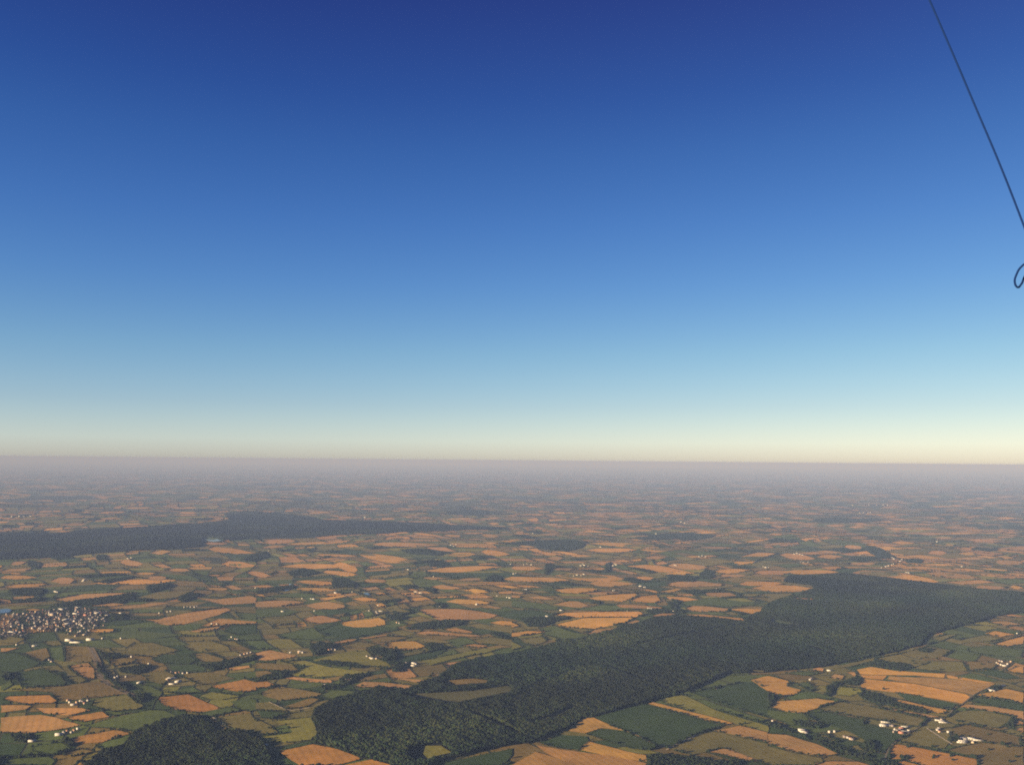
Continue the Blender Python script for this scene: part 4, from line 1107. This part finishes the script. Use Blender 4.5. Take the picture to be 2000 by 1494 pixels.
SPECS = {  # type: width, depth, eaves, rise, wall, roof, words, category
 'barn':  (34, 14, 4.5, 2.6, 'white', 'white', 'white barn', 'barn'),
 'shed':  (22, 11, 4.0, 2.2, 'cream', 'grey', 'grey-roofed shed', 'shed'),
 'long':  (48, 11, 3.2, 1.8, 'white', 'white', 'long low barn', 'barn'),
 'house': (15, 9, 4.6, 3.8, 'white', 'slate', 'white slate-roofed house', 'house'),
 'town':  (14, 9, 4.8, 3.8, 'drab', 'slate', 'pale grey slate-roofed house', 'house'),
 'tiled': (14, 9, 4.6, 3.4, 'cream', 'tile', 'cream tile-roofed house', 'house'),
 'stone': (18, 8, 5.2, 3.6, 'stone', 'slate', 'grey stone farmhouse', 'house'),
 'white': (13, 10, 5.5, 2.4, 'white', 'white', 'bright white house', 'house'),
 'hall':  (38, 20, 7.0, 2.5, 'white', 'white', 'large white hall', 'hall'),
 'brick': (26, 12, 6.0, 4.0, 'brick', 'tile', 'pink brick building', 'building'),
}
def building(kind, x, y, rot, label, group=None, detail=False, sc=1.0, name=None):
    w, d, h, rise, wm, rm, words, cat = SPECS[kind]
    key = (kind, detail)
    if key not in BCACHE:
        body, roof = building_meshes(w, d, h, rise)
        if detail:
            parts = [('wall', mk('wall', body, [WALLS[wm]])), ('roof', mk('roof', roof, [ROOFS[rm]]))]
            for sg in (-1, 1):
                ops = []
                if cat in ('barn', 'shed', 'hall'):
                    for q in range(-1, 2): ops.append(('door', (q * w * .28 - 2.2, q * w * .28 + 2.2, 0, h * .8)))
                else:
                    ops.append(('door', (-.6, .6, 0, 2.1)))
                    for q in (-.3, .3):
                        for z in (.9, 3.2): ops.append(('window', (q * w - .6, q * w + .6, z, z + 1.2)))
                for nm, (xa, xb, za, zb) in ops:
                    yy = sg * d / 2
                    parts.append((nm, mk(nm, box(xa, min(yy, yy + sg * .06), za, xb, max(yy, yy + sg * .06), zb), [M_DARK])))
            if cat == 'house':
                for q in (-.36, .36): parts.append(('chimney', mk('chimney', box(q * w - .5, -.6, h + rise * .7, q * w + .5, .6, h + rise + 1.4), [WALLS['brick']])))
            BCACHE[key] = parts
        else:
            v = body[0] + roof[0]; f = body[1] + [tuple(i + len(body[0]) for i in q) for q in roof[1]]
            BCACHE[key] = mk(cat, (v, f), [WALLS[wm], ROOFS[rm]], [0] * len(body[1]) + [1] * len(roof[1]))
    z = float(height(x, y)) + 2.0
    nm = name or {'barn': 'barn', 'shed': 'shed', 'house': 'house', 'hall': 'hall', 'building': 'brick_building'}[cat]
    if detail:
        o = bpy.data.objects.new(nm, None); o.empty_display_size = .1; COL.objects.link(o)
        for pn, me in BCACHE[key]:
            c = bpy.data.objects.new(pn, me); COL.objects.link(c); c.parent = o
    else:
        o = bpy.data.objects.new(nm, BCACHE[key]); COL.objects.link(o)
    o.location = (x, y, z); o.rotation_euler.z = rot; o.scale = (sc, sc, sc)
    tag(o, label, cat, group)
    return o

# farms: zoom index | place | kind,x,y[,rotation degrees] ...   (rotation: the ridge's direction on the ground)
FARMS = """
1|at the small farm among trees on the left above the pink field|house,385,598,20 shed,405,610,20
1|in the hamlet of the brown pasture at lower left|white,545,930,0 barn,575,948,20 tiled,600,930,10 house,630,918,70 stone,645,925,0 tiled,660,938,30 house,688,915,0 tiled,530,915,60
1|at the white courtyard farm left of centre|barn,1330,742,10 barn,1360,740,10 tiled,1310,765,100 long,1350,785,15 hall,1392,768,60 shed,1310,748,0
1|standing alone below the bend in the road|barn,1090,775,60
1|beside the road bend in the tree belt|house,900,735,0 white,918,730,30 house,985,728,80
1|in the row of cottages above the courtyard farm|house,1340,695,0 tiled,1375,700,0 tiled,1400,698,0 house,1430,702,0 white,1465,700,10
1|in the tree-shaded hamlet near the bottom left corner|hall,462,1182,15 house,500,1165,0 tiled,525,1155,30 house,560,1165,60 white,608,1137,0 tiled,580,1150,10
1|in the copse in the bottom left corner|barn,250,1232,10
1|in the hamlet below the golden field at left|house,1795,440,0 white,1810,420,0 tiled,1840,435,40 house,1855,438,0
1|in the golden field at left|white,1655,316,0 tiled,1675,314,0 house,1695,316,0
1|in the row along the dark tree belt left of centre|house,1880,560,20 tiled,1910,552,20 house,1935,545,20 white,1960,540,20
1|at the wood edge right of the road|white,1028,573,0
1|standing alone on a dark hedge left of centre|white,1163,629,0
1|at the lower edge of the town pastures|barn,270,488,20 white,285,487,0 white,130,480,60
1|in the row on the hill beyond the town|white,1440,186,0 white,1465,184,0 house,1490,184,0 house,1520,184,0 white,1540,182,0
1|at the end of the pink field beyond the town|house,1310,222,0 white,1335,218,0 white,1245,232,0
1|on the hill above the town wood|barn,435,62,10 white,450,68,0
1|just right of the town|barn,945,232,0 white,962,268,0 white,945,430,0 white,800,430,70 hall,840,252,10
2|beside the orange field at the river wood|barn,625,73,0 white,615,70,0
2|in the haze right of the river wood|white,735,72,0 white,752,66,0
2|above the pink field left of centre|white,430,120,0 barn,452,122,0 white,362,118,60
2|at the long white farm near the top of the centre left fields|long,1250,65,-8 long,1290,72,-8
2|above the olive pasture left of centre|white,955,172,60
2|at the white farm between green pastures|house,885,213,0 barn,940,222,0 long,980,215,0 shed,948,234,0
2|in the hamlet over the large pink field|white,1395,165,0 house,1415,160,0 hall,1445,184,0 tiled,1425,175,0 house,1460,175,0
2|by the orange field right of the hamlet|hall,1725,163,80
2|in the dark green fields at left of centre|barn,210,218,0
2|above the left pink field|white,456,215,80
2|by the reddish field left of centre|white,268,540,80 barn,345,533,0 tiled,335,540,0 white,365,540,0
2|in the yellow-green field left of the forest|house,868,568,0 shed,895,580,20 barn,912,586,10 shed,942,586,80
2|at the bright farm beside the small dark wood left of the forest|hall,1235,625,10 barn,1230,642,0 house,1175,622,0 white,1250,632,0
2|at the left end of the hamlet beside the big forest|barn,548,795,0 house,575,798,0 tiled,600,793,0
2|in the trees of the hamlet beside the big forest|house,705,755,0 tiled,725,758,20 house,745,750,0 white,735,765,0 stone,690,770,0
2|in the scattered wood left of centre|stone,590,515,0 house,620,518,0 tiled,570,520,0
2|by the wood left of centre|tiled,1100,305,0 house,1120,310,0
2|beside the dark forest at the bottom edge|barn,62,1264,-5
2|at the right end of the middle pastures|white,1960,108,0 barn,1985,112,0 house,1885,96,0
3|on the lane above the dark green field near centre|barn,385,209,0
3|in the dark green field near centre|barn,275,256,-5
3|in the hamlet between orange fields and forest|long,1075,193,0 barn,1100,198,0 white,1130,202,0 tiled,1150,205,0 house,1180,200,0 white,1260,218,0
3|at the top edge of the large orange field at centre|white,905,215,0
3|at the pale farm in the upper centre fields|long,1010,18,-5 barn,1040,28,0
3|in the upper centre fields|white,790,55,0 white,803,54,0
3|at the left edge of the centre fields|white,100,47,0 white,115,48,0
3|in the valley hamlet right of centre|house,1600,40,0 tiled,1615,52,0 house,1625,58,0
3|at the forest edge below the centre orange fields|barn,620,411,0
4|at the big white barns right of the dark green field|long,918,1084,-12 long,915,1102,-12 hall,900,1112,-12 barn,940,1110,-12
4|in the brick farmyard beside the lane|stone,975,1115,10 house,990,1140,60 house,1005,1150,80 stone,1030,1145,0 brick,1045,1135,0 long,1075,1120,0 barn,1070,1160,-10 white,1100,1152,0 brick,1040,1168,-10 stone,980,1160,60
4|at the glass-like long sheds by the upper lane|long,1340,1070,-15 long,1370,1085,-15 shed,1355,1064,60
4|at the small round-roofed white house between lane and hedge|white,1335,1136,0 house,1325,1145,0 tiled,1340,1160,0
4|behind the hedge left of the bright farm|white,1408,1162,0
4|at the bright white farm in the lower right corner|long,1508,1205,-8 barn,1530,1215,-12 long,1520,1230,-8 long,1515,1242,-8 hall,1590,1216,-8 barn,1570,1216,-8 long,1640,1224,-8 shed,1600,1240,60
4|in the tree-lined hamlet at lower right|hall,265,1148,-5 barn,280,1160,-15 house,300,1170,0 white,255,1155,0
4|below the tree-lined hamlet at lower right|white,480,1161,30 white,518,1158,70 stone,600,1200,0 house,625,1205,0 tiled,645,1215,20 stone,660,1220,0
4|in the curved hamlet at the right edge|house,1785,620,60 tiled,1800,628,30 white,1820,635,0 barn,1850,642,0 white,1870,630,50 tiled,1895,610,80 house,1830,610,0 stone,1812,606,0
4|at the farm on the right end of the large orange field|hall,1745,838,-20 white,1760,828,60 house,1728,828,0 tiled,1765,815,0 barn,1830,797,-10
4|near the right edge above an orange field|white,1945,391,60
4|in the trees at the left of the lower right quarter|white,35,1078,60
4|in the trees below the big forest on the right|stone,340,745,0 barn,480,680,0 house,330,752,0
5|under the far left forest|hall,215,698,0 white,205,706,0
5|on the orange field under the far left forest|long,735,656,0 barn,715,660,0
5|beside the orange hill on the left|hall,472,780,60 barn,465,786,0
5|left of the hilltop wood|barn,315,846,0
5|in the middle fields left of centre|white,1425,825,60 white,1130,785,0 white,1500,618,0
5|in the faraway village at the left edge|hall,30,424,0 hall,68,426,0 hall,110,424,0 hall,135,426,0 hall,172,424,0
6|far off above the hazy forest|hall,180,430,0
6|in the small village near a dark wood left of centre|hall,660,585,0 barn,675,590,0 barn,690,582,0 white,670,578,0
6|in the hazy fields left of the centre|barn,422,722,0 white,562,762,0
6|in the loose village at the centre|barn,995,693,0 white,985,698,0 white,1065,695,0 white,1085,690,0 barn,1110,695,0
6|in the white village right of the centre|barn,1385,700,0 hall,1405,698,0 white,1425,702,0 white,1395,690,0
6|by the dark valley trees right of centre|hall,1545,697,0 barn,1565,700,0 hall,1582,695,0 white,1572,690,0
6|in the hamlet on the wide orange field|white,1345,757,0 barn,1365,752,0 white,1385,755,0 barn,1403,748,0
6|at the left end of a long hazy pink field|barn,1010,746,0 white,1022,743,0
6|by the hedge above a pale orange field|long,1718,815,0 white,1735,820,0
6|at the orange field near the upper right of centre|long,1912,697,0
6|in the lower central hamlet|barn,1068,836,0 barn,1082,834,0
6|in the faraway white hamlet right of centre|hall,1925,468,0 hall,1945,456,0 hall,1965,462,0
6|in the spread hazy village right of centre|barn,1790,530,0 hall,1805,522,0 barn,1815,535,0 barn,1830,525,0 barn,1845,532,0
6|alone in the far centre|hall,1495,596,0 barn,1118,520,0
7|in the faraway row on the right horizon|hall,1045,362,0 hall,1135,360,0 hall,1180,361,0 hall,1215,360,0 hall,1240,362,0
7|in the second faraway row on the right|hall,1085,406,0 hall,1105,404,0 hall,1130,406,0 hall,1145,405,0
7|in the farm row on the long orange field|barn,720,635,0 hall,735,632,0 barn,750,637,0 barn,765,640,0
7|below the farm row on the long orange field|white,755,680,0 barn,770,682,0 white,795,680,0
7|by the green fields right of centre|white,545,705,0 hall,560,710,0 white,575,710,0 white,430,711,0
7|at the left of the right hand orange fields|barn,190,650,0 barn,205,645,0 barn,225,650,0
7|in the hazy village by the dark wood on the right|hall,1265,655,0 hall,1275,662,0 barn,1310,675,0 barn,1320,665,0 barn,1215,697,0 barn,1230,705,0 barn,1245,700,0 white,1262,695,0 barn,1275,690,0 white,1205,712,0
7|in the hamlet left of the dark wood on the right|barn,1040,625,0 white,1060,620,0 white,1085,640,0 barn,910,611,0
7|at the pale farm near the right forest|hall,1357,741,0 barn,1345,738,0
7|among hedges near the right edge|barn,1655,705,0 hall,1515,566,0
7|above the forest's left corner|white,285,832,0 white,298,838,0 white,290,845,0
7|by the orange field left of the right hand forest|white,60,700,0
"""
ORD = ['first', 'second', 'third', 'fourth', 'fifth', 'sixth']
nb = 0
for line in FARMS.strip().splitlines():
    c, place, items = line.split('|'); c = int(c)
    its = []
    for t in items.split():
        q = t.split(','); p = px(c, float(q[1]), float(q[2])); its.append((q[0], p, float(q[3]) if len(q) > 3 else 0))
    its.sort(key=lambda t: (t[1][0], t[1][1]))
    for i, (k, p, rot) in enumerate(its):
        x, y = at(*p)
        same = [j for j, t in enumerate(its) if t[0] == k]
        words = SPECS[k][6]
        if len(same) == 2: words = ('left of two ' if same[0] == i else 'right of two ') + words.replace('barn', 'barns', 1).replace('house', 'houses', 1).replace('shed', 'sheds', 1).replace('hall', 'halls', 1).replace('building', 'buildings', 1)
        elif len(same) > 2: words = f'{ORD[same.index(i)]} {words} from the left'
        detail = p[1] > 1372 and c == 4
        s = .72 if c < 5 else .70 if p[1] > 1040 else .9
        building(k, x, y, R(rot + rh.uniform(-6, 6)), f'{words} {place}', f'farm buildings {place}', detail, s)
        nb += 1
        if c < 5:
            for _ in range(2):
                pass
print('farm buildings', nb)

# the town at the left edge
TOWN = parse(1, '-40,262 60,235 200,222 300,212 420,195 560,182 680,190 830,215 850,300 800,345 700,375 660,415 600,420 480,385 380,372 240,360 220,410 180,425 60,400 20,440 -40,440')
tp = np.asarray(project(TOWN))
STREETS = [parse(1, s) for s in ('-20,330 100,330 250,345 400,345 560,340 700,345 820,335', '100,400 60,330 150,250 300,230', '300,215 290,290 330,350', '480,200 500,270 560,330',
                                 '640,190 660,260 700,340', '420,220 410,300 400,345', '560,340 650,250 760,230 830,225', '-20,390 90,410 180,405 240,370', '200,300 330,290 500,285 650,290 800,290')]
streets = [project(s) for s in STREETS]
for s in streets: ribbon('town_street', s, 9, 2.7, M_ROAD)
tocc = Occupied(23); tn = 0; TGX, TGY = [], []
def side(u): return 'left end' if u < 70 else 'middle' if u < 130 else 'right end'
for trial in range(9000):
    s = streets[rh.randrange(len(streets))] if rh.random() < .75 else None
    if s is not None:
        j = rh.randrange(len(s) - 1); a, b = np.array(s[j]), np.array(s[j + 1]); t = rh.random(); dd = (b - a) / np.linalg.norm(b - a)
        sg = rh.choice((-1, 1)); p = a + (b - a) * t + sg * np.array((-dd[1], dd[0])) * rh.uniform(15, 45); rot = math.atan2(dd[1], dd[0])
    else:
        p = tp.min(0) + (tp.max(0) - tp.min(0)) * np.array((rh.random(), rh.random())); rot = rh.uniform(0, 3.14)
    if not inside(tp, np.array([p[0]]), np.array([p[1]]))[0] or min(line_dist(q, np.array([p[0]]), np.array([p[1]]))[0] for q in streets) < 11: continue
    if not tocc.ok(*p): continue
    if tn >= 236: TGX.append(p[0]); TGY.append(p[1]); continue
    u, v = to_px(*p)
    if u < 2: continue
    k = rh.choices(('town', 'tiled', 'stone', 'white', 'house', 'shed'), (40, 26, 24, 3, 3, 4))[0]
    row = 'upper' if v < 1207 else 'central' if v < 1224 else 'lower'
    zn = f'in the {row} {side(u)} of the town at the left edge'
    building(k, p[0], p[1], rot + rh.choice((0, 0, math.pi / 2)), f'{SPECS[k][6]} {zn}', f'{SPECS[k][6]} {zn}', False, rh.uniform(.72, 1.05)); tn += 1
for k, x, y, rot, lab in (('hall', 128*4, 72*4, 80, 'tall bright white hall in the middle of the town'), ('hall', 528, 320, 60, 'bright white building below the tall hall in the town'),
    ('long', 560, 284, -30, 'long cream-white building sloping beside the red roofs of the town'), ('brick', 670, 250, 0, 'pink building alone in the upper right of the town'),
    ('hall', 485, 205, 0, 'broad white hall on the upper edge of the town'), ('hall', 595, 240, 0, 'white hall amid trees in the upper right of the town'),
    ('long', 610, 187, 0, 'long grey-white warehouse on the upper edge of the town'), ('hall', 762, 235, 70, 'white hall near the upper right end of the town'),
    ('hall', 540, 445, 0, 'bright white block below the lower edge of the town'), ('long', 580, 460, 0, 'long pale shed below the lower edge of the town'),
    ('hall', 705, 440, 0, 'pale hall below the right end of the town'), ('hall', 100, 385, 0, 'white hall in the lower left of the town'),
    ('long', 610, 460, 0, 'second long pale shed below the lower edge of the town')):
    p = at(*px(1, x, y)); building(k, p[0], p[1], R(rot), lab, None, False, 1.0)
# the church with its tower
p = at(*px(1, 412, 250)); w_, d_, h_ = 34, 13, 11
ch = bpy.data.objects.new('church', None); COL.objects.link(ch); ch.location = (*p, float(height(*p)) + 2.0); ch.rotation_euler.z = R(15)
tag(ch, 'pale stone church with a pointed tower in the upper middle of the town', 'church')
body, roof = building_meshes(w_, d_, h_, 7)
for nm, vf, m in (('nave_wall', body, WALLS['cream']), ('roof', roof, ROOFS['slate']), ('tower', box(-25, -4, -1, -17.2, 4, 24), WALLS['white']),
                  ('spire', ([(-25.5, -4.5, 24.01), (-16.7, -4.5, 24.01), (-16.7, 4.5, 24.01), (-25.5, 4.5, 24.01), (-21.1, 0, 42)], [(0, 1, 4), (1, 2, 4), (2, 3, 4), (3, 0, 4), (3, 2, 1, 0)]), ROOFS['slate'])):
    o = mesh_np(nm, vf[0], [i for q in vf[1] for i in q], [len(q) for q in vf[1]], [m], parent=ch)
# gardens
X, Y = fill_wood(list(map(tuple, tp)), 16, clear=False)
k = np.array([min(line_dist(q, np.array([a]), np.array([b]))[0] for q in streets) > 9 for a, b in zip(X, Y)]) & (rng.random(len(X)) < .45)
X, Y = X[k], Y[k]
tree_mass('garden_trees', X, Y, rng.uniform(3.5, 7, len(X)), rng.uniform(5, 11, len(X)), tints(len(X), LEAFC, .3), 'dark garden trees between the houses of the town', 'trees')
print('town houses', tn, 'garden trees', len(X))

# ------------------------------------------------------------------ balloon cord hanging close by at the right
M_CORD, _nt, _b = new_mat('dark_cord')
_b.inputs['Base Color'].default_value = (.002, .012, .06, 1); _b.inputs['Roughness'].default_value = .9; _b.inputs['Specular IOR Level'].default_value = .1
_w = _nt.nodes.new('ShaderNodeTexWave'); _w.inputs['Scale'].default_value = 120; _w.bands_direction = 'DIAGONAL'
_bm = _nt.nodes.new('ShaderNodeBump'); _bm.inputs['Strength'].default_value = .3; _nt.links.new(_w.outputs['Fac'], _bm.inputs['Height']); _nt.links.new(_bm.outputs[0], _b.inputs['Normal'])
_tc = _nt.nodes.new('ShaderNodeTexCoord'); _nt.links.new(_tc.outputs['Object'], _w.inputs['Vector'])
def cord_point(u, v, depth):
    d = CAM_M.to_3x3() @ Vector(((u - 1000) / F, (747 - v) / F, -1)); return Vector((0, 0, CAM_Z)) + d * depth
pts = [(1762, -120, 3.5), (1815, 0, 3.42), (1862, 108, 3.34), (1908, 216, 3.26), (1955, 327, 3.18), (2000, 442, 3.1), (2040, 548, 3.02), (2078, 610, 3.0), (2095, 580, 2.98),
       (2070, 532, 2.98), (2040, 515, 2.98), (2010, 512, 2.99), (1996, 520, 3.0), (1985, 537, 3.0), (1982, 552, 3.0), (1987, 561, 3.0), (1994, 556, 3.01), (2001, 541, 3.03), (2012, 520, 3.05), (2030, 492, 3.06), (2060, 480, 3.07)]
cu = bpy.data.curves.new('cord', 'CURVE'); cu.dimensions = '3D'; cu.bevel_depth = .0034; cu.bevel_resolution = 3; cu.resolution_u = 10
sp = cu.splines.new('BEZIER'); sp.bezier_points.add(len(pts) - 1)
for bp, p in zip(sp.bezier_points, pts):
    bp.co = cord_point(*p); bp.handle_left_type = bp.handle_right_type = 'AUTO'
cu.materials.append(M_CORD)
tmp = bpy.data.objects.new('cord_curve', cu); COL.objects.link(tmp)
bpy.context.view_layer.update()
me = bpy.data.meshes.new_from_object(tmp.evaluated_get(bpy.context.evaluated_depsgraph_get()))
bpy.data.objects.remove(tmp)
cord = bpy.data.objects.new('cord', me); COL.objects.link(cord)
tag(cord, 'thin dark blue cord slanting down against the sky at the right with a small loop', 'cord')

# ------------------------------------------------------------------ haze: the low layer of summer air, its top just above the camera
v, f = box(-160000, -62000, -70, 160000, 160000, CAM_Z + 15)
hz = mesh_np('haze', v, [i for q in f for i in q], [4] * 6, [])
m = bpy.data.materials.new('summer_haze'); m.use_nodes = True; nt = m.node_tree
nt.nodes.remove(nt.nodes['Principled BSDF'])
pv = nt.nodes.new('ShaderNodeVolumePrincipled')
# blue light is scattered most: the middle distance turns blue, the saturated far band mauve-grey
pv.inputs['Color'].default_value = (.150, .222, .425, 1)
pv.inputs['Absorption Color'].default_value = (.249, .120, 0, 1)
pv.inputs['Density'].default_value = 3.9e-5
pv.inputs['Anisotropy'].default_value = -0.1
nt.links.new(pv.outputs[0], nt.nodes['Material Output'].inputs['Volume'])
hz.data.materials.append(m)
tag(hz, 'thin grey-violet haze lying over the whole countryside up to the horizon', kind='stuff')
